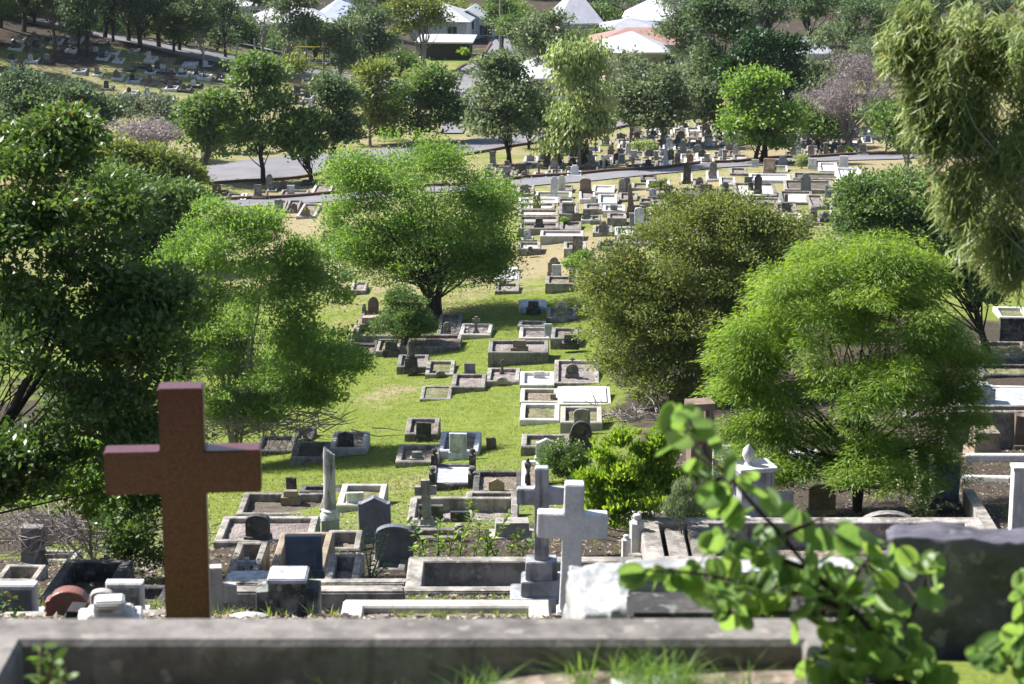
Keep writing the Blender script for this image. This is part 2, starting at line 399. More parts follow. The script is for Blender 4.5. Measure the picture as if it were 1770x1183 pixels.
def make_ground():
    xs = np.concatenate([[-600, -300, -160, -110, -80, -60], np.arange(-48, 48.1, .7), [60, 80, 110, 160, 300, 600]])
    ys = np.concatenate([[-60, -30, -10], np.arange(-4, 20, .35), np.arange(20, 125, .45), np.arange(125, 250, .9), np.arange(250, 330, 2.5), [345, 370, 420, 550, 800, 1400, 2900]])
    X, Y = np.meshgrid(xs, ys); Z = terr(X, Y)
    n, m = X.shape; V = np.stack([X, Y, Z], -1).reshape(-1, 3).astype(np.float32)
    i = np.arange(n-1)[:, None]*m+np.arange(m-1)[None, :]
    Q = np.stack([i, i+1, i+m+1, i+m], -1).reshape(-1, 4)
    me = bpy.data.meshes.new('ground'); me.vertices.add(len(V)); me.loops.add(Q.size); me.polygons.add(len(Q))
    me.vertices.foreach_set('co', V.ravel()); me.loops.foreach_set('vertex_index', Q.ravel().astype(np.int32)); me.polygons.foreach_set('loop_start', np.arange(0, Q.size, 4, dtype=np.int32))
    me.update(calc_edges=True); me.shade_smooth()
    a = me.attributes.new('dry', 'FLOAT', 'POINT'); a.data.foreach_set('value', dryf(V[:, 0].astype(float), V[:, 1].astype(float)).astype(np.float32))
    X_, Y_ = V[:, 0].astype(float), V[:, 1].astype(float)
    so = 1.0*(1-sst(40, 56, Y_)) + .8*sst(1.5, 4, X_)*(1-sst(84, 100, Y_)) + .7*(1-sst(-13, -8, X_))*(1-sst(80, 100, Y_))
    so = so*sst(10, 14, Y_) + .48*sst(185, 205, Y_)*(1-sst(-18, -8, X_))  # hillside term: litter, deepened to put the slope's shade into the colour
    for b_, r_ in FEET: so = so + .55*np.exp(-(((X_-b_[0])/(r_*.9))**2+((Y_-b_[1])/(r_*1.1))**2))
    for b_, r_ in ((at(700, 690), 5), (at(780, 740), 4), (at(600, 800), 5), (at(640, 870), 4), (at(450, 810), 4)): so = so - 1.4*np.exp(-(((X_-b_[0])/r_)**2+((Y_-b_[1])/(r_*2))**2))
    so = so + .8*sst(236, 248, Y_)*(1-np.exp(-(((X_-at(800, 112)[0])/7)**2+((Y_-at(800, 112)[1])/10)**2)))  # ground beyond the far road darkened, tree shade put into its colour
    a2 = me.attributes.new('soil', 'FLOAT', 'POINT'); a2.data.foreach_set('value', so.astype(np.float32))
    me.materials.append(M['ground']); tag(link(bpy.data.objects.new('ground', me)), kind='structure')
def ribbon(name, up, lo, mat, off=.06, kind='structure', thick=.3):
    """a surface between two pixel polylines laid on the terrain"""
    def samp(pl, n):
        P = [at(*q) for q in pl]; d = np.cumsum([0]+[np.linalg.norm(P[i+1]-P[i]) for i in range(len(P)-1)])
        return [np.array([np.interp(t, d, [p[k] for p in P]) for k in range(3)]) for t in np.linspace(0, d[-1], n)]
    n = 90; U, Lo = samp(up, n), samp(lo, n); mb = MB(); W = 8
    vs = []
    for a, b in zip(U, Lo):
        for k in range(W+1):
            p = a*(1-k/W)+b*k/W; vs.append((p[0], p[1], down(p[0], p[1])+off))
    fs = [(i*(W+1)+k, i*(W+1)+k+1, (i+1)*(W+1)+k+1, (i+1)*(W+1)+k) for i in range(n-1) for k in range(W)]
    mb.add(vs, fs); o = mb.build(name, mat); tag(o, kind=kind); return U, Lo
def kerb_line(name, P, h, w, mat, off=0.0):
    mb = MB(); vs = []
    for i, p in enumerate(P):
        t = P[min(i+1, len(P)-1)]-P[max(i-1, 0)]; nrm = np.array([-t[1], t[0], 0]); nrm /= np.linalg.norm(nrm)
        z = down(p[0], p[1])+off
        for s_, zz in ((-1, z-.3), (-1, z+h), (1, z+h), (1, z-.3)):
            q = p+nrm*s_*w/2; vs.append((q[0], q[1], zz))
    fs = []
    for i in range(len(P)-1):
        for k in range(3): fs.append((i*4+k, i*4+k+1, i*4+k+5, i*4+k+4))
    mb.add(vs, fs); return tag(mb.build(name, mat), kind='structure')
M['brick'] = plain('red_brown_kerb', (.13, .075, .055), .9, 12, .4, .5)
M['kerbc'] = plain('concrete_kerb', (.45, .42, .38), .9, 6, .3, .3)
U, Lo = ribbon('path', [(250, 358), (330, 351), (450, 345), (570, 337), (700, 327), (840, 320), (960, 306), (1100, 296), (1190, 287), (1300, 279), (1420, 273), (1560, 268), (1700, 262)],
               [(250, 370), (330, 364), (450, 357), (570, 350), (700, 338), (840, 333), (960, 319), (1100, 306), (1190, 297), (1300, 288), (1420, 280), (1560, 276), (1700, 270)], M['asphalt'])
kerb_line('kerb', U, .22, .22, M['brick'])
U, Lo = ribbon('road', [(240, 310), (330, 292), (420, 278), (520, 268), (620, 262), (740, 252), (840, 238), (930, 226), (1010, 214), (1100, 200), (1200, 190), (1320, 182)],
               [(240, 340), (330, 322), (420, 315), (520, 308), (620, 294), (740, 280), (840, 263), (930, 248), (1010, 235), (1100, 216), (1200, 206), (1320, 198)], M['asphalt'])
kerb_line('kerb', Lo, .16, .2, M['brick'])
U2, Lo2 = ribbon('road', [(-60, 14), (0, 26), (80, 38), (150, 50), (220, 64), (280, 76), (350, 88), (420, 99), (500, 112), (570, 124), (640, 136), (700, 145), (790, 158)],
               [(-60, 20), (0, 33), (80, 46), (150, 60), (220, 75), (280, 90), (350, 104), (420, 118), (500, 134), (570, 148), (640, 162), (700, 176), (770, 196)], M['asphalt'])
kerb_line('kerb', U2, .16, .25, M['kerbc'])
U3, Lo3 = ribbon('road', [(760, 232), (770, 196), (782, 160), (780, 135), (795, 118), (835, 97), (848, 78), (840, 62), (812, 52)],
               [(800, 232), (815, 196), (830, 165), (850, 140), (878, 118), (890, 97), (882, 75), (872, 60), (850, 48)], M['asphalt'], .10)
kerb_line('kerb', U3[45:], .18, .3, M['brick'], .04)

# ------------------------------------------------------------------ grave furniture
def arcpts(cx, cz, rx, rz, a0, a1, n): return [(cx+rx*math.cos(R(a0+(a1-a0)*i/n)), cz+rz*math.sin(R(a0+(a1-a0)*i/n))) for i in range(n+1)]
def outline(kind, w, h):
    a = w/2
    if kind == 'rect': return [(-a, 0), (a, 0), (a, h), (-a, h)]
    if kind == 'round': return [(-a, 0), (a, 0)]+arcpts(0, h-a, a, a, 0, 180, 12)
    if kind == 'segment': return [(-a, 0), (a, 0), (a, h-.22*w)]+arcpts(0, h-.22*w, a*.96, .22*w, 0, 180, 12)+[(-a, h-.22*w)]
    if kind == 'gothic':
        c = [(a, h-w*.75)]+[(a*math.cos(t)**.9 if t < 1.55 else 0, h-w*.75+w*.75*math.sin(t)) for t in np.linspace(.15, 1.57, 7)]
        return [(-a, 0), (a, 0)]+c+[(-x, z) for x, z in reversed(c[:-1])]
    if kind == 'gable': return [(-a, 0), (a, 0), (a, h-.2*w), (a*.8, h-.2*w), (0, h), (-a*.8, h-.2*w), (-a, h-.2*w)]
    if kind == 'shoulder': return [(-a, 0), (a, 0), (a, h-.42*w), (a*.72, h-.42*w)]+arcpts(0, h-.38*w, a*.70, .38*w, 0, 180, 10)+[(-a*.72, h-.42*w), (-a, h-.42*w)]
    if kind == 'stepped': return [(-a, 0), (a, 0), (a, h*.8), (a*.62, h*.8), (a*.62, h), (-a*.62, h), (-a*.62, h*.8), (-a, h*.8)]
    if kind == 'broken': return [(-a, 0), (a, 0), (a, h*.86), (a*.4, h), (-a*.3, h*.93), (-a, h*.97)]
    if kind == 'low': return [(-a, 0), (a, 0)]+arcpts(0, 0, a, h, 0, 180, 12)[1:-1]
    raise KeyError(kind)
DESC = {'rect': 'square-topped headstone', 'round': 'round-topped headstone', 'segment': 'arch-topped headstone', 'gothic': 'pointed headstone', 'gable': 'gabled headstone',
        'shoulder': 'shouldered headstone', 'stepped': 'stepped headstone', 'broken': 'broken headstone', 'low': 'low arched marker', 'cross': 'stone cross', 'obelisk': 'obelisk', 'block': 'low stone block',
        'urn': 'urn', 'column': 'broken column', 'desk': 'sloping tablet', 'post': 'square pillar', 'cone': 'draped pedestal'}
TONE = {'grey': 'grey', 'dark': 'blackened', 'white': 'white', 'whitewash': 'white', 'sand': 'sandstone', 'brown': 'brown', 'concrete': 'concrete', 'pale': 'pale', 'blue': 'blue-grey', 'red': 'reddish',
        'streak': 'black-streaked', 'marblegrey': 'marble', 'gravel': 'gravel', 'dirt': 'bare soil', 'litter': 'leaf litter', 'weedy': 'weeds'}
def put_stone(kind, x, y, z, w, h, mat, parent, bev=0, thick=None, rz=0, asroot=False):
    """adds one marker (with its own base) in the parent's frame"""
    t = thick or max(.09, min(.2, w*.25)); o = None
    mb = MB(); ch = .012 if bev else 0
    def fin(m_, nm, mt=mat, sm=False, par=parent):
        ob = m_.build(nm, M[mt], par, sm, bev if not ch else 0); ob.location = (x, y, z); ob.rotation_euler = (random.gauss(0, .025), random.gauss(0, .022), rz+random.gauss(0, .05)) if par is parent else (0, 0, 0)
        if par is not parent: ob.location = (0, 0, 0)
        return ob
    if kind in ('rect', 'round', 'segment', 'gothic', 'gable', 'shoulder', 'stepped', 'broken'):
        bh = min(.18, h*.18)
        mb.extrude(outline(kind, w, h-bh), -t/2, t/2, 0, bh, ch); o = fin(mb, 'headstone')
        p = MB(); p.box(-w*.58, w*.58, -t*.95, t*.95, -.12, bh+.004, .02, .02); fin(p, 'plinth', mat, False, o)
        if kind in ('gothic', 'shoulder', 'gable', 'rect') and w*h > .3:
            q = MB(); q.extrude(outline('round' if kind != 'rect' else 'rect', w*.7, (h-bh)*.62), -t/2-.012, -t/2+.02, 0, bh+(h-bh)*.12); fin(q, 'inscription_panel', mat, False, o)
    elif kind == 'low':
        mb.extrude(outline('low', w, h), -t, t, 0, -.02, 0); o = fin(mb, 'headstone')
    elif kind == 'block':
        mb.box(-w/2, w/2, -t*1.2, t*1.2, -.1, h, .03, .03); o = fin(mb, 'headstone')
        p = MB(); p.box(-w*.62, w*.62, -t*1.6, t*1.6, -.12, h*.3); fin(p, 'plinth', mat, False, o)
    elif kind == 'desk':
        mb.add([(-w/2, -t*1.5, 0), (w/2, -t*1.5, 0), (w/2, t*1.5, 0), (-w/2, t*1.5, 0), (-w/2, -t*1.5, h*.5), (w/2, -t*1.5, h*.5), (w/2, t*1.2, h), (-w/2, t*1.2, h)],
               [(3, 2, 1, 0), (4, 5, 6, 7), (0, 1, 5, 4), (1, 2, 6, 5), (2, 3, 7, 6), (3, 0, 4, 7)]); o = fin(mb, 'headstone')
    elif kind == 'post':
        mb.box(-w/2, w/2, -w/2, w/2, -.2, h*.9, .01, .01); o = fin(mb, 'pillar'); p = MB(); p.box(-w*.6, w*.6, -w*.6, w*.6, h*.88, h, .02, .02); fin(p, 'cap', mat, False, o)
    elif kind == 'cross':
        a = w/2; p_ = h*.085; ph = h*.22; b = ph; ar = b+(h-b)*.62; ar2 = ar+p_*2
        ol = [(-p_, b), (p_, b), (p_, ar), (a, ar), (a, ar2), (p_, ar2), (p_, h), (-p_, h), (-p_, ar2), (-a, ar2), (-a, ar), (-p_, ar)]
        n0 = len(mb.v)
        # a cross as three joined bars so every face stays flat
        mb.box(-p_, p_, -p_*.7, p_*.7, b*.9, h); mb.box(-a, -p_+.002, -p_*.68, p_*.68, ar, ar2); mb.box(p_-.002, a, -p_*.68, p_*.68, ar, ar2)
        o = fin(mb, 'cross'); p = MB(); p.box(-w*.33, w*.33, -w*.26, w*.26, b*.5, b+.003, .03, .03); p.box(-w*.48, w*.48, -w*.38, w*.38, -.12, b*.52, .02, .02); fin(p, 'pedestal', mat, False, o)
    elif kind == 'obelisk':
        a = w*.36; mb.box(-a, a, -a, a, h*.25, h*.93, a*.5, a*.5); mb.box(-a*.5, a*.5, -a*.5, a*.5, h*.93, h, a*.49, a*.49); o = fin(mb, 'shaft')
        p = MB(); p.box(-w*.5, w*.5, -w*.5, w*.5, h*.1, h*.25+.003, .03, .03); p.box(-w*.68, w*.68, -w*.68, w*.68, -.15, h*.1+.002, .02, .02); fin(p, 'pedestal', mat, False, o)
    elif kind == 'urn':
        mb.lathe([(w*.2, h*.35), (w*.28, h*.4), (w*.12, h*.48), (w*.42, h*.68), (w*.46, h*.8), (w*.2, h*.88), (w*.26, h*.92), (w*.06, h)], 12); o = fin(mb, 'urn', sm=True)
        p = MB(); p.box(-w*.45, w*.45, -w*.45, w*.45, -.1, h*.36, .02, .02); fin(p, 'pedestal', mat, False, o)
    elif kind == 'column':
        mb.lathe([(w*.42, h*.22), (w*.36, h*.25), (w*.33, h*.32), (w*.27, h*.95), (w*.2, h), ], 16); o = fin(mb, 'column', sm=True)
        p = MB(); p.box(-w*.5, w*.5, -w*.5, w*.5, -.1, h*.23, .02, .02); fin(p, 'pedestal', mat, False, o)
    elif kind == 'cone':
        mb.lathe([(w*.30, h*.4), (w*.36, h*.46), (w*.30, h*.6), (w*.34, h*.75), (w*.22, h*.88), (w*.24, h*.94), (w*.1, h)], 10)
        for i in range(len(mb.v)): mb.v[i] = tuple(np.array(mb.v[i])*np.array([1+.12*math.sin(i*1.7), 1+.12*math.cos(i*2.3), 1]))
        o = fin(mb, 'drapery', sm=True); p = MB(); p.box(-w*.5, w*.5, -w*.5, w*.5, -.1, h*.41, .03, .03); fin(p, 'pedestal', mat, False, o)
    return o
NG = [0]
def plot_geometry(root, w, l, drop, kerb, fill, kw=.15, deep=.12, bev=0, top=None, rough=0):
    b = .015; mb = MB()
    if top is None:
        mb.ring(w, l, [(-.02, -drop), (-.01, -.03), (b, 0), (kw-b, 0), (kw, -b), (kw, -deep-.1)]); mb.build('kerb_surround', M[kerb], root)
        f = MB(); nx, ny = max(3, int(w/.18)), max(4, int(l/.22)); gran = fill in ('gravel', 'dirt', 'litter', 'weedy')
        x0, x1, y0, y1 = kw-.005, w-kw+.005, kw-.005, l-kw+.005
        for j in range(ny+1):
            for i in range(nx+1):
                ed = min(i, nx-i, j, ny-j) == 0
                z = -deep+(0 if ed or not gran else random.uniform(-.01, .045))
                f.v.append((x0+(x1-x0)*i/nx, y0+(y1-y0)*j/ny, z))
        f.f = [(j*(nx+1)+i, j*(nx+1)+i+1, (j+1)*(nx+1)+i+1, (j+1)*(nx+1)+i) for j in range(ny) for i in range(nx)]
        f.build('grave_bed', M[fill], root, gran)
    else:       # solid ledger slab on a base
        mb.ring(w, l, [(-.02, -drop), (-.01, -.06), (0, -.05), (kw*.6, -.05), (kw*.6, -.2)]); mb.build('kerb_surround', M[kerb], root)
        f = MB(); f.box(kw*.6-.03, w-kw*.6+.03, kw*.6-.03, l-kw*.6+.03, -.12, 0, .015, .015); f.build('slab', M[fill], root)
def grave(xl, yf, xr, yb, xbl, hp, kerb, fill, stones=(), label='', group=None, deep=None, kw=None, slab=False, posts=None, cat='grave', D=None, bev=.008):
    xm = (xl+xr)/2
    if D is None:
        g = at(xm, yf+hp); Dd = depth(g)
    else: Dd = D; g = at_d(xm, yf+hp, D)
    h = hp*Dd/F/cp; z = g[2]+h
    fl, fr, bl = on_plane(xl, yf, z), on_plane(xr, yf, z), on_plane(xbl, yb, z)
    u = fr-fl; w = np.linalg.norm(u[:2])
    yaw_side = math.atan2(-(bl[0]-fl[0]), bl[1]-fl[1]); yaw_front = math.atan2(u[1], u[0])
    yaw = yaw_front if D is not None else yaw_side*.6
    yaw = max(-.6, min(.6, yaw)); l = np.linalg.norm((bl-fl)[:2]); l = max(.6, l)
    w = w*math.cos(yaw) if yaw != yaw_front else w
    l = min(l, 5.0)
    NG[0] += 1
    root = empty('grave', (fl[0], fl[1], z), yaw, label, cat, group)
    c = fl+np.array([math.cos(yaw)*w/2-math.sin(yaw)*l/2, math.sin(yaw)*w/2+math.cos(yaw)*l/2, 0])
    drop = max([z-down(fl[0]+math.cos(yaw)*a*w-math.sin(yaw)*b_*l, fl[1]+math.sin(yaw)*a*w+math.cos(yaw)*b_*l) for a in (0, 1) for b_ in (0, .5, 1)])+.25
    kwm = kw if kw else (.15 if w > .9 else .11)
    plot_geometry(root, w, l, max(drop, .3), kerb, fill, kwm, deep if deep is not None else .12, bev, True if slab else None)
    cy_, sy_ = math.cos(yaw), math.sin(yaw)
    def loc(p): dx, dy = p[0]-fl[0], p[1]-fl[1]; return dx*cy_+dy*sy_, -dx*sy_+dy*cy_
    for s_ in stones:
        kind, xc, sw, top, base, mt = s_[:6]
        p = on_plane(xc, base, z-.05); lx, ly = loc(p); ds = depth(p); th = s_[6] if len(s_) > 6 else None
        put_stone(kind, lx, ly, -.05, sw*ds/F, max(.12, (base-top)*ds/F/cp*1.01), mt, root, bev, th)
    if posts:
        for (a, b_) in ((0, 0), (1, 0), (0, 1), (1, 1)):
            m_ = MB(); r_ = .09; X, Y = kwm/2+a*(w-kwm), kwm/2+b_*(l-kwm)
            m_.box(X-r_, X+r_, Y-r_, Y+r_, -drop+.05, posts*.6, .005, .005); m_.lathe([(.05, posts*.58), (.03, posts*.66), (.085, posts*.8), (.07, posts*.93), (.015, posts)], 10, X, Y)
            m_.build('corner_post', M[kerb], root, True)
    root['_w'] = w; root['_l'] = l
    return root
def lone(kind, xc, w, top, base, mat, name='headstone', label='', cat='headstone', D=None, thick=None, rz=0, tilt=0, group=None):
    p = at(xc, base); D = depth(p)
    root = empty(name, p, rz, label, cat, group); root.rotation_euler[1] = tilt
    put_stone(kind, 0, 0, 0, w*D/F, (base-top)*D/F/cp, mat, root, .01, thick)
    return root
# ------------------------------------------------------------------ graves of the middle slope, measured one by one
GM = 'graves beside the grass aisle'
g = grave
g(610, 580, 692, 537, 630, 13, 'concrete', 'weedy', [('gothic', 645, 19, 514, 549, 'brown'), ('block', 645, 38, 547, 561, 'sand'), ('urn', 656, 6, 559, 577, 'grey')], 'corner-posted grave with tall brown pointed headstone left of the round shrub', GM, .25, posts=.3)
g(600, 594, 652, 582, 604, 6, 'dark', 'litter', [], 'narrow dark kerbed strip left of the corner-posted grave', GM)
g(598, 612, 650, 594, 606, 4, 'dark', 'litter', [], 'low dark kerbed plot on the slope below the corner-posted grave', GM)
g(650, 607, 690, 586, 656, 9, 'concrete', 'weedy', [('block', 676, 22, 591, 611, 'dark')], 'small grave with blackened block headstone in front of the round shrub', GM)
g(691, 599, 795, 578, 698, 12, 'concrete', 'litter', [], 'wide dark-fronted plot with small white plaques below the round shrub', GM)
g(755, 579, 795, 543, 762, 5, 'grey', 'gravel', [('round', 773, 13, 557, 578, 'grey')], 'grave with grey round-topped headstone right of the round shrub', GM)
g(794, 578, 848, 559, 802, 8, 'pale', 'gravel', [('cross', 823, 13, 548, 576, 'grey'), ('urn', 809, 9, 564, 577, 'pale')], 'grave with small grey cross beside a pale urn', GM)
g(686, 634, 739, 613, 690, 12, 'grey', 'gravel', [('cone', 711, 22, 588, 640, 'dark')], 'grave with tall blackened draped monument at its front', GM)
g(735, 647, 784, 623, 740, 6, 'concrete', 'weedy', [('low', 761, 18, 640, 650, 'grey')], 'weedy plot with tiny arched marker right of the draped monument', GM)
g(780, 669, 838, 646, 786, 10, 'concrete', 'gravel', [('rect', 812, 19, 628, 646, 'blue')], 'grave with square blue-grey tablet at its head', GM)
g(840, 659, 897, 636, 846, 8, 'concrete', 'gravel', [('cross', 868, 9, 622, 643, 'brown'), ('low', 868, 20, 651, 662, 'grey')], 'grave with tiny brown cross behind a low arched marker', GM)
g(726, 690, 779, 667, 732, 3, 'grey', 'weedy', [], 'sunken kerbed plot filled with dry grass, lowest on the open lawn', GM, .05, kw=.12)
g(844, 609, 948, 588, 847, 22, 'grey', 'gravel', [('block', 898, 23, 588, 605, 'sand')], 'wide raised grey plot with squat sandstone block on its gravel', GM)
g(897, 584, 950, 565, 901, 5, 'pale', 'gravel', [('rect', 947, 13, 560, 583, 'marblegrey')], 'kerbed gravel grave with plain grey tablet at its right corner', GM)
g(895, 563, 942, 554, 900, 6, 'concrete', 'weedy', [], 'short dark kerbed plot just behind the plain grey tablet', GM)
g(952, 585, 998, 566, 958, 18, 'grey', 'litter', [('block', 986, 24, 578, 597, 'dark')], 'high-fronted grave with blackened block beside the olive tree', GM)
g(897, 531, 945, 517, 897, 9, 'marblegrey', 'marblegrey', [('block', 922, 20, 522, 537, 'dark')], 'shaded grey slab tomb with a blackened block at its front', GM, slab=True)
g(945, 549, 996, 531, 948, 8, 'concrete', 'litter', [('shoulder', 970, 20, 522, 551, 'grey')], 'grave with thick grey shouldered headstone below the terrace', GM)
g(943, 490, 1030, 477, 946, 14, 'concrete', 'litter', [('shoulder', 958, 22, 445, 475, 'sand'), ('rect', 962, 16, 458, 477, 'white'), ('post', 988, 10, 466, 488, 'grey')], 'high terrace grave with white slab before an arched sandstone headstone', GM)
g(856, 483, 897, 462, 858, 4, 'whitewash', 'whitewash', [], 'bright white slab tomb at the edge of the big round tree', GM, slab=True)
g(856, 503, 897, 489, 858, 6, 'concrete', 'gravel', [], 'kerbed pinkish gravel plot just below the bright white tomb', GM)
g(899, 665, 958, 642, 901, 8, 'white', 'whitewash', [('rect', 932, 18, 642, 650, 'white')], 'white kerbed grave with a small white slab inside, top of the right-hand column', GM)
g(899, 694.5, 965, 671, 902, 6, 'pale', 'litter', [('block', 956, 12, 681, 693, 'sand')], 'pale kerbed soil grave between two white kerbed graves', GM)
g(899, 725, 967, 697, 903, 9, 'whitewash', 'weedy', [], 'white kerbed grave with weeds, left of the blank headstone plot', GM)
g(965, 696, 1056, 666, 966, 5, 'white', 'whitewash', [], 'large flat white marble slab under the olive tree', GM, slab=True, kw=.25)
g(958, 662, 1036, 622, 962, 5, 'concrete', 'gravel', [('round', 989, 22, 629, 650, 'grey'), ('cross', 989, 9, 618, 634, 'grey')], 'gravel grave with rounded stone topped by a small cross', GM)
g(969, 730, 1041, 702, 972, 17, 'pale', 'weedy', [('segment', 1006, 28, 707, 741, 'grey')], 'grave with broad blank grey arch-topped headstone behind a gothic one', GM)
lone('gothic', 1003, 39, 728, 782, 'dark', label='big blackened gothic headstone beside the dark green bush', group=None)
g(901, 772, 984, 750, 904, 14, 'concrete', 'weedy', [('gable', 944, 36, 702, 758, 'marblegrey')] if False else [], 'dark walled plot behind the blackened gothic headstone', GM)
lone('gable', 944, 36, 757, 797, 'white', label='white gabled headstone left of the dark green bush')
g(902, 850, 935, 796, 904, 5, 'whitewash', 'litter', [('urn', 912, 13, 792, 838, 'dark')], 'white kerbed grave with a tall blackened urn behind the grey cross', GM)
# lower aisle
g(700, 750, 757, 722, 706, 13, 'concrete', 'litter', [('rect', 732, 26, 730, 756, 'dark')], 'kerbed grave with black square headstone uphill of the white one', GM)
g(757, 779, 827, 746, 766, 13, 'marblegrey', 'litter', [('rect', 792, 30, 749, 789, 'marblegrey')], 'pale marble kerbed grave with tall blank white headstone', GM)
lone('broken', 850, 17, 756, 777, 'brown', label='small dark leaning headstone alone on the open grass', tilt=-.12)
g(684, 798, 757, 768, 691, 9, 'concrete', 'litter', [('block', 721, 20, 781, 795, 'grey')], 'soil grave with a little grey block, left of the blank white headstone', GM)
g(742, 837, 820, 801, 746, 11, 'dark', 'marblegrey', [], 'dark grave with urn-topped corner posts and sloping bluish slab', GM, .05, posts=.42)
g(817, 850, 902, 813, 822, 2, 'dark', 'litter', [('gable', 858, 28, 827, 852, 'sand')], 'dark soil plot with small gabled sandstone tablet', GM)
g(805, 862, 894, 849, 808, 6, 'concrete', 'dirt', [], 'narrow kerbed strip right of the concrete cross', GM)
g(704, 899, 895, 858, 712, 3, 'concrete', 'gravel', [('rect', 745, 42, 873, 900, 'dark'), ('rect', 796, 34, 884, 905, 'dark')], 'very wide gravel plot with two low black tablets', GM, .3)
# left lower aisle
g(502, 791, 562, 763, 514, 12, 'concrete', 'dirt', [], 'dark soil plot behind the top of the broken column', GM)
g(569, 775, 632, 745, 578, 13, 'pale', 'gravel', [('gable', 598, 27, 746, 774, 'dark')], 'skewed pale kerbed grave with black gabled headstone', GM)
g(440, 779, 505, 752, 452, 9, 'dark', 'dirt', [], 'shaded soil plot among fallen twigs, left of the column', GM)
g(508, 760, 540, 738, 516, 5, 'dark', 'dirt', [('block', 527, 8, 742, 762, 'grey')], 'small shaded plot at the foot of the left lime tree', GM)
g(408, 889, 560, 851, 424, 4, 'concrete', 'dirt', [('rect', 504, 18, 825, 852, 'dark'), ('block', 503, 27, 848, 862, 'sand')], 'wide dark soil plot with black tablet at its back', GM, .2)
g(517, 850, 588, 838, 522, 4, 'dark', 'dirt', [], 'thin dark plot behind the black tablet', GM)
g(582, 873, 662, 836, 594, 10, 'pale', 'weedy', [('rect', 614, 30, 851, 872, 'white')], 'pale kerbed grave with low white slab, right of the column', GM, .15)
lone('gable', 650, 55, 855, 940, 'blue', label='tall plain blue-grey gabled headstone right of the broken column', D=50, thick=.16)
g(370, 936, 540, 892, 388, 4, 'concrete', 'gravel', [('segment', 446, 41, 889, 933, 'dark', .2)], 'pink gravel plot with a mossy black arched headstone at its front', GM, .1)
g(391, 992, 446, 936, 413, 5, 'concrete', 'dirt', [], 'deep narrow kerbed plot behind the small pale cross', GM, .35)
g(466, 985, 560, 919, 488, 4, 'sand', 'dirt', [], 'pinkish kerbed plot behind the black rectangular headstone', GM, .3)
lone('cross', 429, 33, 963, 1008, 'marblegrey', 'cross', 'small pale stone cross on a bluish slab', 'cross', D=37)
g(386, 1010, 470, 996, 390, 5, 'marblegrey', 'marblegrey', [], 'bluish marble slab under the small pale cross', GM, slab=True)
lone('rect', 526, 64, 925, 997, 'blue', label='black polished rectangular headstone right of the mossy one', D=38, thick=.14)
g(562, 949, 622, 916, 569, 5, 'concrete', 'litter', [], 'small kerbed grave below the broken column', GM, .2)
g(560, 1006, 620, 958, 570, 6, 'concrete', 'gravel', [], 'gravel grave right of the black rectangular headstone', GM, .2)
lone('segment', 681, 66, 905, 986, 'blue', label='black arched headstone behind the yellowish shrub', D=40, thick=.14)
lone('cross', 739, 37, 829, 915, 'grey', 'cross', 'slender weathered concrete cross above the yellow-green shrub', 'cross')
g(703, 930, 800, 912, 706, 8, 'concrete', 'litter', [], 'kerb with stub posts below the slender concrete cross', GM, posts=.1)
lone('block', 885, 62, 899, 932, 'pale', label='low pale stone block left of the grey cross', D=40)

# broken column
def broken_column():
    p = at(571, 921); D = depth(p); s_ = D/F; root = empty('broken_column', p, .1, 'tall broken marble column on a round base and square pedestal', 'column')
    H = (920-768)*s_/cp; a = MB(); a.box(-17*s_, 17*s_, -17*s_, 17*s_, -.3, 27*s_, .02, .02); a.build('pedestal', M['marblegrey'], root, bevel=.01)
    b = MB(); b.lathe([(17*s_, 27*s_), (17*s_, 33*s_), (13*s_, 38*s_), (14.5*s_, 41*s_), (11*s_, 44*s_)], 20); b.build('base_ring', M['white'], root, True)
    c = MB(); n = 20; pr = [(11.0, 43), (10.6, 60), (10.4, 90), (10.3, 120), (10.2, 140)]
    for r_, z in pr:
        for k in range(n):
            an = 2*math.pi*k/n; rr = r_*s_*(1-.05*(k % 2)); c.v.append((rr*math.cos(an), rr*math.sin(an), z*s_))
    for k in range(n):
        an = 2*math.pi*k/n; c.v.append((10*s_*math.cos(an)*.9, 10*s_*math.sin(an)*.9, (147-8*math.cos(an)+2.5*math.sin(k*3.1))*s_))
    for i in range(len(pr)):
        for k in range(n): q = i*n+k; r2 = i*n+(k+1) % n; c.f.append((q, r2, r2+n, q+n))
    c.f.append(tuple(len(pr)*n+k for k in range(n))); c.build('column', M['streak2'], root, True)
M['streak2'] = stone('streaked_marble', (.46, .44, .42), (.09, .085, .08), .55, .95, .05)
broken_column()

# ------------------------------------------------------------------ left lower corner
GL = 'graves in the lower left corner'
g(-10, 1003, 62, 975, 14, 6, 'concrete', 'litter', [], 'kerbed soil plot in front of the tall blank headstone', GL, .2)
g(70, 1030, 190, 966, 122, 8, 'dark', 'litter', [], 'long dark kerbed soil plot behind the reddish arched headstone', GL, .3)
g(60, 968, 128, 950, 78, 5, 'pale', 'litter', [], 'short pale kerbed plot behind the tall blank headstone', GL, .15)
g(205, 1040, 285, 1012, 226, 6, 'dark', 'dirt', [], 'dark kerbed plot behind the white framed headstone', GL, .2)
g(640, 985, 700, 955, 650, 5, 'concrete', 'weedy', [], 'weedy kerbed plot around the black arched headstone', GM, .15)
lone('rect', 57, 37, 908, 982, 'grey', label='tall narrow blank headstone with a black streak, before the brushwood', thick=.3)
lone('cross', 185, 20, 957, 1000, 'dark', 'cross', 'small dark cross among the saplings', 'cross', D=43)
lone('low', 160, 17, 983, 1016, 'grey', label='little rounded grey stone between the sapling stems', D=42)
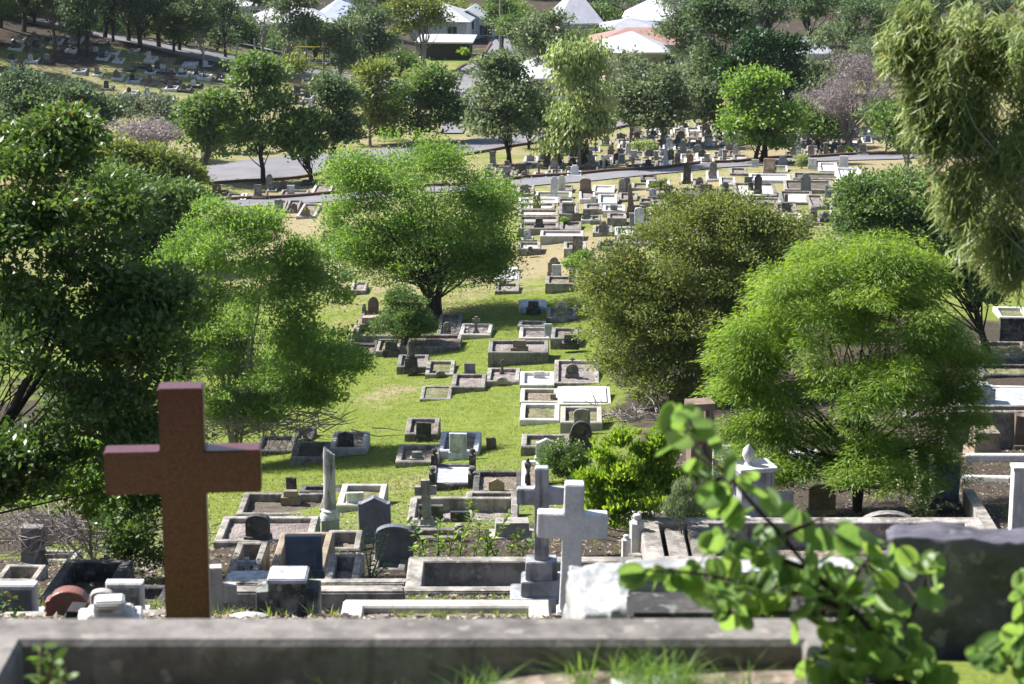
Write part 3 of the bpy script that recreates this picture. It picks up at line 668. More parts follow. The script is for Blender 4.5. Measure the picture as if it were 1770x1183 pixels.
def framed_stone(xc, w, top, base, D, frame, panel, label):
    D = dep(xc, base); p = at_d(xc, base, D); s_ = D/F; root = empty('headstone', p, 0, label, 'headstone'); W = w*s_; H = (base-top)*s_/cp
    a = MB(); a.extrude(outline('rect', W, H), -.07, .07, 0, 0, .015); hs = a.build('slab', M[frame], root)
    b = MB(); b.extrude(outline('rect', W*.8, H*.72), -.082, -.05, 0, H*.14); b.build('inscription_panel', M[panel], root)
    c = MB()
    for k in range(7):
        ww = W*random.uniform(.2, .33); c.box(-ww, ww, -.088, -.08, H*(.76-k*.075), H*(.76-k*.075)+.012)
    c.build('lettering', M['grey'], root)
    d = MB(); d.box(-W*.62, W*.62, -.17, .17, -.35, .03, .01, .01); d.build('plinth', M[frame], root); return root
framed_stone(30, 72, 1006, 1066, 30, 'white', 'blue', 'white framed headstone with dark panel in the bottom left corner')
framed_stone(218, 64, 1003, 1062, 31, 'white', 'streak', 'white framed headstone with mottled grey panel, left of the red cross')
def red_arch():
    D = dep(120, 1068); p = at_d(120, 1068, D); s_ = D/F; root = empty('headstone', p, 0, 'reddish brown granite headstone with a low rounded top', 'headstone')
    W = 78*s_; H = 54*s_; a = MB(); ol = [(-W/2, 0), (W/2, 0), (W/2, H*.62), (W*.44, H*.66)]+arcpts(0, H*.6, W*.41, H*.4, 12, 168, 12)+[(-W*.44, H*.66), (-W/2, H*.62)]
    a.extrude(ol, -.08, .08, 0, 0, .012); a.build('slab', M['red'], root)
    c = MB()
    for k in range(5): ww = W*random.uniform(.2, .34); c.box(-ww, ww, -.085, -.078, H*(.5-k*.09), H*(.5-k*.09)+.010)
    c.extrude([(-.05, 0), (0, -.025), (.05, 0), (0, .05)], -.086, -.078, 0, H*.72); c.build('lettering', M['brown'], root)
    d = MB(); d.box(-W*.6, W*.6, -.2, .2, -.4, .02); d.build('plinth', M['grey'], root)
red_arch()
lone('segment', 178, 40, 1017, 1070, 'pale', label='pale curved headstone half hidden behind the stepped white pedestal', D=31.5)
def stepped_pedestal():
    D = 13.6; p = at_d(190, 1080, D); s_ = D/F; root = empty('pedestal_tomb', p, .12, 'white stepped tomb pedestal carrying a square inscribed block', 'tomb')
    a = MB(); a.box(-58*s_, 58*s_, -30*s_, 60*s_, -.5, 12*s_, .01, .01); a.box(-42*s_, 44*s_, -20*s_, 50*s_, 12*s_-.01, 23*s_, .02, .02); a.build('step', M['whitewash'], root, bevel=.008)
    b = MB(); b.box(-28*s_, 28*s_, -15*s_, 40*s_, 22*s_, 45*s_, .01, .02); b.build('block', M['whitewash'], root, bevel=.01)
    c = MB()
    for k in range(3): c.box(-22*s_, (16-k*5)*s_, -15.9*s_, -13*s_, (38-k*5)*s_, (39.6-k*5)*s_)
    c.build('lettering', M['grey'], root)
stepped_pedestal()
lone('block', 134, 42, 1048, 1078, 'dark', label='low dark capped stone left of the white stepped pedestal', D=24)
# kerb walls crossing behind the red cross
def wall_run(x0, y0, x1, y1, D0, D1, hp, mat, label, w=.2, name='kerb_wall', cat='kerb', y_over=None):
    D0, D1 = dep(x0, min(y0+hp, 1068)), dep(x1, min(y1+hp, 1068))
    if y0 > 1055 and x0 > 1000: D0 = D1 = 10.6
    a = at_d(x0, y0, D0); b = at_d(x1, y1, D1); s_ = (D0+D1)/2/F; u = b-a; L_ = np.linalg.norm(u[:2]); rz = math.atan2(u[1], u[0])
    mb = MB(); h = hp*s_; mb.box(0, L_, 0, w, -h-.12, 0, .0, .0); i0 = 0
    mb.move(0, lambda v: (v[0], v[1], v[2]+(b[2]-a[2])*v[0]/L_))
    o = mb.build(name, M[mat], None, False, .02); o.location = a; o.rotation_euler = (0, 0, rz); return tag(o, label, cat)
wall_run(-30, 1071, 290, 1066, 26, 26, 8, 'concrete', 'low concrete kerb behind the front grave, lower left')
wall_run(362, 1009, 700, 1007, 34, 34, 13, 'concrete', 'long concrete kerb just above a second one, centre left')
wall_run(362, 1024, 700, 1023, 31, 31, 34, 'concrete', 'long dark-faced concrete kerb behind the streaked headstone')
wall_run(440, 938, 700, 930, 45, 45, 9, 'concrete', 'long kerb below the broken column') if False else None
def streaked_stone():
    D = dep(500, 1068); p = at_d(500, 1072, D); s_ = D/F; root = empty('headstone', p, 0, 'broad black-streaked headstone with square shoulders', 'headstone')
    a = MB(); a.extrude([(-54*s_, -.4), (54*s_, -.4), (54*s_, 62*s_), (33*s_, 64*s_), (33*s_, 80*s_), (-33*s_, 80*s_), (-33*s_, 64*s_), (-54*s_, 62*s_)], -.15, .15, 0, 0, .01); a.build('slab', M['streak'], root)
    b = MB(); b.box(-35*s_, 35*s_, -.18, .18, 78*s_, 87*s_, .01, .01); b.build('cap', M['marblegrey'], root, bevel=.01)
streaked_stone()
def tan_cross():
    D = dep(375, 1064); p = at_d(375, 1085, D); s_ = D/F; root = empty('cross', p, .15, 'pale sandy stone cross half hidden behind the red cross', 'cross')
    a = MB(); a.box(-12*s_, 12*s_, -.06, .06, -.4, 112*s_); a.box(12*s_-.002, 36*s_, -.058, .058, 47*s_, 78*s_); a.box(-36*s_, -12*s_+.002, -.058, .058, 47*s_, 78*s_); a.build('cross', M['pale'], root, bevel=.006)
    b = MB(); b.box(-22*s_, 22*s_, -.14, .14, -.45, 3*s_); b.build('plinth', M['pale'], root)
tan_cross()
o = MB().lathe([(.30, -.3), (.29, -.05), (.2, .03), (.02, .07)], 18).build('rounded_stone', M['whitewash'], None, True); o.location = at_d(430, 1073, 19); o.scale = (.8, .6, 1)
tag(o, 'smooth white rounded stone peeping over the front kerb', 'stone')

# ------------------------------------------------------------------ middle foreground
def plotD(x0, y0, x1, D, yb, kerb, fill, label, h=.5, kw=.17, deep=.3, extra=None, group='large plots behind the front kerb'):
    """plot given by its front top edge at distance D and the pixel row of its back edge"""
    D = dep((x0+x1)/2, y0+6) if y0 < 1060 else D
    a = at_d(x0, y0, D); b = on_plane(x1, y0, a[2]); c = on_plane((x0+x1)/2, yb, a[2]); w = b[0]-a[0]; l = c[1]-a[1]
    root = empty('grave', a, 0, label, 'grave', group); plot_geometry(root, w, l, max(h, a[2]-down(a[0], a[1])+.3), kerb, fill, kw, deep); return root, a, w, l
plotD(700, 1024, 1120, 32, 962, 'concrete', 'dirt', 'deep black-walled plot behind the two large crosses', deep=.32, kw=.2)
r_, a_, w_, l_ = plotD(575, 1140, 955, 19.2, 1036, 'pale', 'gravel', 'pale kerbed plot with a strip of bright grass, left of the white cross', deep=.06, kw=.18)
wall_run(632, 1023, 968, 1022, 25, 25, 8, 'concrete', 'concrete kerb between the grassy plot and the deep black plot')
wall_run(1095, 962, 1150, 960, 27, 27, 9, 'concrete', 'short concrete kerb beside the white ball-topped bollard')
def big_cross(xc, post, top, base, arms, ay0, ay1, D, mat, label, steps, tilt=0, thick=.55):
    D = dep(xc, min(1066, base+sum(q[1] for q in steps)-4)); s_ = D/F; p = at_d(xc, base, D); root = empty('cross', p, 0, label, 'cross')
    k = 1/cp; hw = post/2*s_; t = hw*thick*1.6
    a = MB(); z0, z1 = (base-ay1)*s_*k, (base-ay0)*s_*k; x0, x1 = (arms[0]-xc)*s_, (arms[1]-xc)*s_; zt = (base-top)*s_*k; h2 = hw*.95
    a.extrude([(-hw, 0), (hw, 0), (h2, z0), (x1, z0+.003), (x1+.002, z1), (h2, z1), (h2, zt), (-h2, zt), (-h2, z1), (x0, z1), (x0, z0), (-h2, z0)], -t, t)
    o = a.build('cross', M[mat], root, False, .009); o.rotation_euler[1] = tilt
    z = 0
    for i, (wpx, hpx, dpx) in enumerate(steps):
        b = MB(); b.box(-wpx/2*s_, wpx/2*s_, -dpx/2*s_, dpx/2*s_, z-hpx*s_, z+.002*(i == 0), .006, .006); b.build('step', M[mat], root, False, .008); z -= hpx*s_
    return root, p
big_cross(990, 36, 831, 1052, (929, 1050), 882, 925, 22, 'marblecross', 'large pale marble cross leaning slightly, in front of the grey one', [(46, 60, 40)], .035) if 'marblecross' in M else None
M['marblecross'] = stone('weathered_pale_marble', (.78, .77, .76), (.30, .29, .28), .3, .45, .03)
M['greycross'] = stone('streaky_grey_marble', (.40, .40, .42), (.09, .09, .10), .5, .9, .03)
big_cross(984, 35, 831, 1052, (923, 1043), 882, 925, 22, 'marblecross', 'large pale marble cross leaning slightly, in front of the grey one', [(46, 60, 40)], .035)
big_cross(936, 25, 805, 966, (893, 977), 841, 869, 33, 'greycross', 'grey streaked marble cross on a stepped base, behind the pale one', [(56, 33, 44), (72, 27, 60), (110, 40, 84)])
def red_cross():
    D = 12.6; s_ = D/F; p = at_d(329, 1150, D); root = empty('cross', p, R(4), 'large reddish brown granite cross standing before the dark tree', 'cross')
    hw = 37.5*s_; t = .072; k = 1/cp; base = 1150; z0, z1 = (base-842)*s_*k, (base-770)*s_*k
    zt = (base-664)*s_*k; X = 131*s_
    a = MB(); a.extrude([(-hw, -.3), (hw, -.3), (hw, z0), (X, z0), (X, z1), (hw, z1), (hw, zt), (-hw, zt), (-hw, z1), (-X, z1), (-X, z0), (-hw, z0)], -t, t)
    a.build('cross', M['redcross'], root, False, .007)
    b = MB(); b.box(-.32, .32, -.2, .2, -.7, -.05); b.build('plinth', M['red'], root)
def redx():
    m, nt = new_mat('polished_red_granite'); v, _ = rvec(nt)
    n = noise(nt, v, 60, 4, .8); n2 = noise(nt, v, 3, 4, .6); c = mix(nt, ramp(nt, n, [(.35, 0), (.65, 1)]), (.060, .015, .019), (.155, .044, .050)); c = mix(nt, ramp(nt, n2, [(.4, 0), (.7, .35)]), c, (.085, .024, .026))
    finish(nt, c, .32, n, .06, .002, .5); return m
M['redcross'] = redx()
red_cross()
# ------------------------------------------------------------------ right middle plots
GR = 'graves right of the crosses'
def bollard(xc, w, top, base, D, label):
    D = dep(xc, base); s_ = D/F; p = at_d(xc, base, D); root = empty('bollard', p, 0, label, 'bollard'); r_ = w/2*s_; H = (base-top)*s_
    a = MB(); a.lathe([(r_*1.05, -.3), (r_, 0), (r_*.96, H*.78), (r_*1.02, H*.80), (r_*.7, H*.86), (r_*.35, H*.88)], 8); a.build('post', M['whitewash'], root)
    b = MB(); b.lathe([(r_*.3, H*.87), (r_*.55, H*.9), (r_*.62, H*.94), (r_*.5, H*.98), (r_*.1, H)], 12); b.build('ball_finial', M['whitewash'], root, True)
bollard(1100, 26, 884, 966, 27, 'white octagonal bollard with ball top beside the kerb ends')
bollard(1082, 17, 922, 968, 28.5, 'shorter white bollard behind the ball-topped one')
r_, a_, w_, l_ = plotD(1118, 972, 1740, 25.5, 894, 'concrete', 'litter', 'very long concrete plot with slab bars, below the bright lime tree', kw=.3, deep=.42, group=GR)
for i, (x0, x1, yt, yb) in enumerate(((1161, 1196, 974, 908), (1203, 1243, 973, 899))):
    s_ = depth(a_)/F; a = MB(); X = (x0-1118)*s_; a.box(0, (x1-x0)*s_, .32, l_-.32, -.45, -.02-.06*(i == 0)); o = a.build('slab_bar', M['concrete'], r_, False, .02); o.location = (X, 0, 0)
lone('low', 1535, 110, 883, 915, 'grey', label='low wide arched grey headstone on the long concrete plot', D=26.5, thick=.12)
g(1080, 905, 1300, 882, 1084, 8, 'whitewash', 'litter', [], 'white kerbed plot just behind the ball-topped bollard', GR, .1)
wall_run(1460, 928, 1740, 930, 21, 21, 14, 'concrete', 'dark concrete kerb just behind the big dark rough stone')
GRASSPLOT = None
def slab_diag():
    a = at_d(1664, 845, dep(1664, 875)); b = at_d(1715, 935, dep(1715, 950)); mb = MB(); w = .22; u = (b-a); n_ = np.array([u[1], -u[0], 0]); n_ /= np.linalg.norm(n_); n_ = -n_ if n_[0] < 0 else n_
    vs = []
    for p in (a, b):
        for q, dz in ((0, -.6), (0, 0), (w, .0), (w, -.6)): vs.append(tuple(p+n_*q+np.array([0, 0, dz])))
    mb.add(vs, [(0, 1, 5, 4), (1, 2, 6, 5), (2, 3, 7, 6), (3, 2, 1, 0), (4, 5, 6, 7)])
    tag(mb.build('kerb_wall', M['concrete']), 'thick slanting concrete kerb beside the white block at the right edge', 'kerb')
slab_diag()
def white_block():
    D = dep(1775, 935); p = at_d(1775, 935, D); s_ = D/F; root = empty('pillar', p, 0, 'bright whitewashed square pillar cut by the right edge', 'pillar')
    a = MB(); a.box(-30*s_, 60*s_, -.12, .2, -.4, 130*s_); a.build('shaft', M['whitewash'], root, False, .01)
    b = MB(); b.box(-32*s_, 62*s_, -.13, .21, 129*s_, 135*s_); b.build('cap', M['whitewash'], root, False, .005)
white_block()
wall_run(1668, 787, 1800, 787, 44, 44, 13, 'whitewash', 'upper of two white kerbs at the right edge')
wall_run(1660, 824, 1745, 826, 38, 38, 8, 'whitewash', 'lower of two white kerbs at the right edge')
g(1640, 712, 1790, 700, 1642, 5, 'concrete', 'litter', [], 'dark kerbed strip below the grey stepped block, right edge', GR, .3, D=60)
lone('stepped', 1687, 60, 662, 702, 'marblegrey', label='grey stepped headstone with white side at the right edge of the lime tree', D=61, thick=.5)
g(1715, 703, 1800, 666, 1706, 4, 'white', 'marblegrey', [], 'white kerbed grave with two grey slabs at the right edge', GR, .03)
def steps_stone():
    D = dep(1733, 752); p = at_d(1733, 752, D); s_ = D/F; root = empty('stepped_tomb', p, 0, 'grey three-stepped tomb beside a rough dark boulder', 'tomb')
    for i, (w, z0, z1) in enumerate(((46, -20, 16), (34, 15.8, 30), (22, 29.8, 42))):
        a = MB(); a.box((-23+i*7)*s_, 26*s_, -w/2*s_, w/2*s_, z0*s_, z1*s_); a.build('step', M['marblegrey'], root, False, .012)
steps_stone()
lone('broken', 1764, 30, 712, 775, 'brown', label='rough dark upright boulder at the right edge', name='boulder', cat='boulder', D=48, thick=.4)
lone('block', 1700, 46, 742, 790, 'sand', label='fallen pinkish stone on the bare ground, right of the lime tree', D=50, thick=.3)
lone('rect', 1752, 52, 550, 602, 'dark', label='black headstone with a white inscribed plate at the right edge', D=84)
g(1727, 548, 1780, 530, 1720, 3, 'whitewash', 'weedy', [], 'white kerbed grassy grave behind the black headstone, right edge', GR)
g(1712, 618, 1790, 590, 1694, 4, 'concrete', 'weedy', [], 'grassy kerbed grave in front of the black headstone, right edge', GR)
g(1700, 648, 1790, 629, 1690, 5, 'dark', 'weedy', [], 'dark kerbed lawn plot, right of the lime tree', GR)
g(1560, 720, 1650, 690, 1556, 8, 'concrete', 'litter', [], 'kerbed soil grave half hidden by the lime tree', GR)
lone('segment', 1770, 40, 400, 440, 'whitewash', label='bright white headstone glimpsed through the drooping gum leaves', D=110)
# monument and pedestal behind the leafy branch
def monument():
    D = dep(1206, 902); p = at_d(1206, 902, D); s_ = D/F; root = empty('monument', p, .2, 'tall dark brown stone monument with an open pillared top', 'monument')
    a = MB(); a.box(-26*s_, 26*s_, -24*s_, 24*s_, -.5, 60*s_, .03, .03); a.box(-20*s_, 20*s_, -18*s_, 18*s_, 59*s_, 150*s_, .02, .02); a.build('shaft', M['brown'], root, False, .015)
    b = MB(); b.box(-25*s_, 25*s_, -23*s_, 23*s_, 148*s_, 158*s_); b.build('cornice', M['brown'], root, False, .01)
    for sx in (-1, 1):
        for sy in (-1, 1): c = MB(); c.box(sx*17*s_-.04, sx*17*s_+.04, sy*15*s_-.04, sy*15*s_+.04, 157*s_, 205*s_); c.build('pillar', M['brown'], root)
    d = MB(); d.box(-22*s_, 22*s_, -20*s_, 20*s_, 204*s_, 216*s_); d.build('roof', M['brown'], root)
monument()
def pedestal():
    D = dep(1300, 905); p = at_d(1300, 905, D); s_ = D/F; root = empty('pedestal', p, .25, 'weathered white pedestal with small draped urn, left of the lime tree trunk', 'monument')
    a = MB(); a.box(-30*s_, 30*s_, -26*s_, 26*s_, -.5, 100*s_, .01, .01); a.build('shaft', M['greycross'], root, False, .012)
    b = MB(); b.box(-34*s_, 34*s_, -30*s_, 30*s_, 99*s_, 107*s_); b.build('cap', M['whitewash'], root, False, .01)
    c = MB(); c.lathe([(10*s_, 106*s_), (5*s_, 112*s_), (11*s_, 124*s_), (9*s_, 134*s_), (2*s_, 142*s_)], 12, -10*s_, 0); c.build('urn', M['whitewash'], root, True)
pedestal()
for (x, w, t, b_, k, mt, lb) in ((1345, 50, 850, 905, 'rect', 'pale', 'pale headstone half hidden by lime leaves, right of the white pedestal'), (1420, 46, 838, 890, 'segment', 'sand', 'sandstone headstone behind the lime tree trunk'),
                             (1620, 70, 800, 880, 'rect', 'blue', 'tall dark headstone behind the young upright plant'), (1250, 40, 770, 830, 'rect', 'whitewash', 'white stone just behind the brown monument'),
                             (1390, 60, 780, 815, 'block', 'whitewash', 'broad white tomb glimpsed below the lime crown'), (1190, 60, 640, 690, 'shoulder', 'brown', 'brown headstone in the shade of the olive tree'),
                             (1225, 34, 610, 680, 'gothic', 'white', 'white pointed headstone in the shade of the olive tree')):
    lone(k, x, w, t, b_, mt, label=lb, D={1345: 42, 1420: 46, 1620: 40, 1250: 54, 1390: 56, 1190: 78, 1225: 82}[x])

# ------------------------------------------------------------------ the sunny field below the path, measured from the photograph
FIELD = []
def f(*a, **k):
    a = list(a)
    if a[7] == 'whitewash' and a[6] != 'whitewash': a[7] = 'pale'
    a[5] = a[5]*1.25+.6
    if a[6] == 'pale' and len(FIELD) % 2: a[6] = 'concrete'
    FIELD.append((tuple(a), k))
f(866, 337, 891, 320, 868, 4, 'dark', 'litter', [('post', 879, 9, 311, 336, 'dark')])
f(894, 335, 923, 320, 896, 4, 'concrete', 'litter', [('block', 908, 13, 319, 332, 'grey')])
f(925, 341, 988, 331, 928, 4, 'white', 'weedy', [('shoulder', 957, 12, 306, 341, 'marblegrey')])
f(963, 330, 990, 320, 965, 3, 'pale', 'gravel', [('gothic', 971, 12, 304, 330, 'white')])
f(896, 350, 965, 342, 897, 4, 'whitewash', 'pale', [])
f(965, 350, 992, 343, 966, 4, 'pale', 'whitewash', [])
f(896, 361, 959, 351, 898, 3, 'concrete', 'whitewash', [('round', 928, 13, 338, 359, 'brown')])
f(897, 372, 966, 362, 898, 3, 'concrete', 'whitewash', [])
f(897, 384, 966, 374, 898, 3, 'concrete', 'pale', [])
f(897, 395, 966, 385, 898, 8, 'concrete', 'litter', [('block', 932, 14, 378, 393, 'dark')])
f(967, 370, 1000, 351, 969, 10, 'concrete', 'pale', [('rect', 984, 18, 352, 370, 'grey')])
f(968, 397, 1005, 383, 971, 3, 'concrete', 'gravel', [])
f(934, 408, 1009, 398, 936, 9, 'pale', 'whitewash', [])
f(895, 430, 934, 418, 897, 9, 'concrete', 'pale', [('block', 917, 9, 427, 436, 'dark')])
f(975, 430, 1014, 418, 976, 11, 'concrete', 'gravel', [('rect', 998, 17, 409, 433, 'grey')])
f(1034, 427, 1064, 418, 1036, 5, 'concrete', 'weedy', [('rect', 1052, 17, 416, 427, 'dark')])
f(1002, 344, 1029, 330, 1003, 6, 'white', 'gravel', [('segment', 1012, 19, 309, 332, 'brown')])
f(1024, 332, 1062, 320, 1028, 3, 'whitewash', 'whitewash', [])
f(1034, 351, 1067, 336, 1037, 5, 'marblegrey', 'pale', [])
f(1070, 345, 1102, 333, 1072, 3, 'pale', 'gravel', [('round', 1075, 12, 310, 332, 'grey'), ('round', 1083, 12, 307, 331, 'blue')])
f(1010, 361, 1041, 352, 1012, 8, 'concrete', 'gravel', [('rect', 1026, 9, 340, 352, 'white')])
f(1042, 364, 1081, 354, 1044, 8, 'white', 'whitewash', [('rect', 1061, 12, 355, 365, 'grey')])
f(1050, 377, 1083, 368, 1052, 11, 'concrete', 'gravel', [('obelisk', 1091, 15, 317, 371, 'brown')])
f(1025, 402, 1059, 390, 1027, 5, 'pale', 'litter', [('shoulder', 1043, 16, 383, 403, 'grey')])
f(1063, 406, 1130, 392, 1066, 4, 'marblegrey', 'pale', [('segment', 1105, 16, 360, 398, 'marblegrey'), ('post', 1092, 8, 369, 391, 'grey')])
f(1066, 420, 1132, 408, 1069, 5, 'pale', 'gravel', [])
f(1108, 311, 1135, 302, 1109, 3, 'dark', 'litter', [])
f(1117, 324, 1158, 311, 1121, 4, 'whitewash', 'weedy', [])
f(1138, 336, 1173, 334, 1139, 6, 'dark', 'litter', [('rect', 1155, 14, 321, 335, 'brown')])
f(1092, 325, 1123, 316, 1095, 3, 'pale', 'weedy', [])
f(1178, 313, 1198, 300, 1181, 3, 'pale', 'gravel', [('round', 1187, 13, 281, 316, 'dark')])
f(1222, 310, 1244, 296, 1224, 3, 'white', 'gravel', [('gothic', 1232, 13, 280, 309, 'grey')])
f(1177, 350, 1244, 325, 1184, 5, 'dark', 'dirt', [('rect', 1220, 20, 319, 338, 'sand')])
f(1245, 345, 1262, 338, 1246, 2, 'dark', 'dirt', [('round', 1253, 16, 327, 344, 'dark')])
f(1124, 370, 1163, 358, 1127, 3, 'concrete', 'gravel', [('rect', 1142, 15, 359, 369, 'sand')])
f(1296, 311, 1367, 300, 1298, 4, 'whitewash', 'whitewash', [('rect', 1329, 20, 275, 300, 'sand')])
f(1272, 338, 1344, 316, 1271, 3, 'concrete', 'pale', [('shoulder', 1310, 13, 302, 333, 'dark'), ('rect', 1293, 13, 306, 316, 'grey'), ('rect', 1298, 9, 316, 327, 'dark')])
f(1290, 350, 1351, 341, 1291, 5, 'concrete', 'gravel', [])
f(1357, 327, 1441, 311, 1359, 6, 'concrete', 'dirt', [('shoulder', 1393, 17, 300, 332, 'blue')])
f(1350, 350, 1408, 330, 1352, 3, 'pale', 'pale', [('post', 1359, 6, 336, 350, 'brown')])
f(1402, 357, 1430, 337, 1397, 4, 'concrete', 'gravel', [('rect', 1431, 10, 321, 338, 'marblegrey')])
f(1342, 372, 1380, 352, 1344, 2, 'concrete', 'gravel', [('rect', 1360, 16, 351, 365, 'dark')])
f(1360, 391, 1394, 368, 1353, 2, 'pale', 'pale', [('round', 1364, 12, 372, 390, 'grey'), ('rect', 1396, 17, 371, 392, 'grey')])
f(1371, 308, 1452, 298, 1374, 3, 'concrete', 'dirt', [])
f(1450, 312, 1494, 290, 1450, 7, 'whitewash', 'whitewash', [('rect', 1458, 15, 270, 288, 'white')])
f(1416, 295, 1449, 281, 1420, 2, 'whitewash', 'whitewash', [('rect', 1404, 14, 274, 289, 'white')])
f(1337, 296, 1362, 286, 1340, 2, 'pale', 'weedy', [('round', 1353, 14, 270, 286, 'blue')])
f(1262, 300, 1292, 290, 1264, 3, 'pale', 'gravel', [('rect', 1305, 12, 276, 286, 'white')])
f(1245, 318, 1272, 306, 1247, 3, 'white', 'gravel', [])
# lower left corner of the field, beside the left lime tree
f(453, 386, 478, 370, 456, 3, 'dark', 'litter', [('post', 462, 8, 366, 386, 'dark')])
f(470, 362, 492, 346, 474, 4, 'concrete', 'litter', [('broken', 482, 15, 345, 374, 'blue')])
f(492, 365, 514, 346, 500, 3, 'grey', 'gravel', [('gable', 508, 12, 352, 366, 'brown')])
f(512, 374, 545, 352, 527, 3, 'pale', 'litter', [('shoulder', 529, 14, 358, 375, 'sand')])
f(540, 440, 577, 424, 545, 3, 'whitewash', 'whitewash', [('broken', 546, 12, 421, 437, 'dark')])
f(554, 408, 577, 399, 556, 9, 'dark', 'litter', [])
# between path and main road, far left
f(326, 348, 350, 338, 330, 2, 'pale', 'litter', [('segment', 336, 12, 327, 344, 'blue'), ('round', 347, 10, 326, 345, 'blue')])
f(365, 336, 391, 328, 368, 2, 'brown', 'litter', [('segment', 375, 15, 319, 336, 'brown')])
f(389, 344, 414, 334, 395, 2, 'pale', 'pale', [])
f(415, 345, 425, 334, 417, 2, 'whitewash', 'whitewash', [])
f(435, 341, 460, 330, 437, 4, 'brown', 'litter', [('rect', 446, 13, 320, 340, 'grey')])
f(461, 330, 478, 322, 463, 2, 'grey', 'gravel', [('gothic', 466, 12, 302, 326, 'grey')])
f(482, 338, 530, 328, 488, 2, 'pale', 'gravel', [('rect', 503, 13, 321, 338, 'marblegrey')])
f(484, 326, 497, 318, 485, 2, 'brown', 'litter', [('round', 490, 12, 312, 324, 'brown')])
f(520, 317, 544, 311, 522, 3, 'dark', 'litter', [])
f(537, 335, 570, 318, 546, 2, 'pale', 'gravel', [])
f(560, 315, 590, 302, 566, 2, 'pale', 'gravel', [('shoulder', 573, 10, 297, 314, 'white')])
f(585, 480, 604, 468, 587, 4, 'grey', 'litter', [('rect', 595, 14, 466, 478, 'marblegrey')])
f(606, 502, 632, 487, 611, 6, 'concrete', 'gravel', [])
f(1040, 600, 1056, 590, 1042, 4, 'white', 'pale', [])

def fill_gaps():
    """further graves that the photograph shows crowded along the path, too small to measure one by one"""
    rnd = random.Random(3); kinds = ['rect', 'round', 'shoulder', 'gothic', 'segment', 'gable', 'block', 'rect', 'stepped', 'post', 'cross', 'none', 'none']
    out = []
    def path_y(x, up): 
        a = [(570, 337), (840, 320), (960, 306), (1100, 296), (1190, 287), (1300, 279), (1420, 273), (1560, 268)]
        return float(np.interp(x, [q[0] for q in a], [q[1] for q in a]))
    # rows beyond the path
    for r_, (dy, x0, x1, step, hgt) in enumerate(((-5, 838, 1500, 27, 15), (-14, 832, 1500, 27, 15), (-23, 838, 1500, 27, 14), (-32, 905, 1500, 24, 13), (-40, 960, 1500, 24, 12), (-49, 1030, 1450, 24, 11), (-59, 1060, 1400, 24, 10), (-67, 1080, 1380, 24, 9))):
        x = x0+rnd.uniform(0, 10)
        while x < x1:
            y = path_y(x, True)+dy+rnd.uniform(-1.5, 1.5)
            w = rnd.uniform(17, 27)
            if not (1270 < x < 1350 and dy > -30) and rnd.random() < .93:
                k = rnd.choice(kinds); mt = rnd.choice(['grey', 'grey', 'dark', 'marblegrey', 'white', 'sand', 'brown', 'blue', 'concrete'])
                kb = rnd.choice(['pale', 'concrete', 'concrete', 'grey', 'whitewash', 'grey', 'dark', 'brown']); fl_ = rnd.choice(['gravel', 'pale', 'litter', 'whitewash', 'litter', 'weedy', 'gravel'])
                hh = hgt*rnd.uniform(.6, 1.35); st = []
                if k != 'none': st = [(k, x+w/2+rnd.uniform(-3, 3), rnd.uniform(9, 14) if k not in ('cross', 'post') else rnd.uniform(6, 9), y-rnd.uniform(0, 4)-hh, y-rnd.uniform(0, 2), mt)]
                out.append(((x, y, x+w, y-rnd.uniform(7, 9.5), x+rnd.uniform(0, 3), rnd.uniform(1.5, 4), kb, fl_, st), {}, r_))
            x += step*rnd.uniform(.85, 1.2)
    return out
def fill_field():
    rnd = random.Random(21); boxes = [(q[0][0]-1, q[0][3]-1, q[0][2]+1, q[0][1]+q[0][5]+1) for q in FIELD]
    for i in range(5000):
        x = rnd.uniform(893, 1470); y = rnd.uniform(300, 425); w = rnd.uniform(17, 26); l = rnd.uniform(6.5, 9)
        if y < np.interp(x, [890, 960, 1100, 1190, 1300, 1470], [343, 328, 314, 306, 297, 288])+7: continue
        if (1190 < x < 1330 and y > 352) or (y > 385 and x > 1100): continue
        bx = (x+1, y-l+1, x+w-1, y+1)
        if any(bx[0] < b[2] and bx[2] > b[0] and bx[1] < b[3] and bx[3] > b[1] for b in boxes): continue
        if len(FIELD) > 125 or rnd.random() < .15: continue
        boxes.append(bx); k = rnd.choice(['rect', 'round', 'shoulder', 'none', 'none', 'block', 'gothic', 'segment']); st = [] if k == 'none' else [(k, x+w/2, rnd.uniform(10, 14), y-rnd.uniform(12, 19), y-1, rnd.choice(['grey', 'dark', 'brown', 'marblegrey', 'sand']))]
        f(x, y, x+w, y-l, x+2, rnd.uniform(3, 6), rnd.choice(['concrete', 'grey', 'pale', 'dark', 'brown', 'concrete', 'grey']), rnd.choice(['gravel', 'litter', 'pale', 'dirt', 'weedy']), st)
fill_field()
BEY = fill_gaps()
BEY += [((1143, 287, 1158, 279, 1144, 2, 'dark', 'dirt', [('obelisk', 1151, 11, 249, 289, 'marblegrey')]), {}, 1), ((1001, 281, 1020, 270, 1003, 3, 'dark', 'dirt', [('round', 1010, 15, 249, 283, 'dark')]), {}, 2),
        ((938, 290, 954, 280, 940, 3, 'dark', 'dirt', [('gothic', 946, 13, 263, 289, 'dark')]), {}, 1), ((980, 303, 1005, 295, 982, 3, 'whitewash', 'whitewash', [('stepped', 993, 14, 286, 302, 'whitewash')]), {}, 0),
        ((1059, 281, 1075, 272, 1061, 2, 'grey', 'litter', [('gothic', 1066, 12, 265, 283, 'dark')]), {}, 2), ((846, 290, 858, 280, 847, 2, 'grey', 'litter', [('post', 852, 10, 262, 288, 'grey')]), {}, 2)]
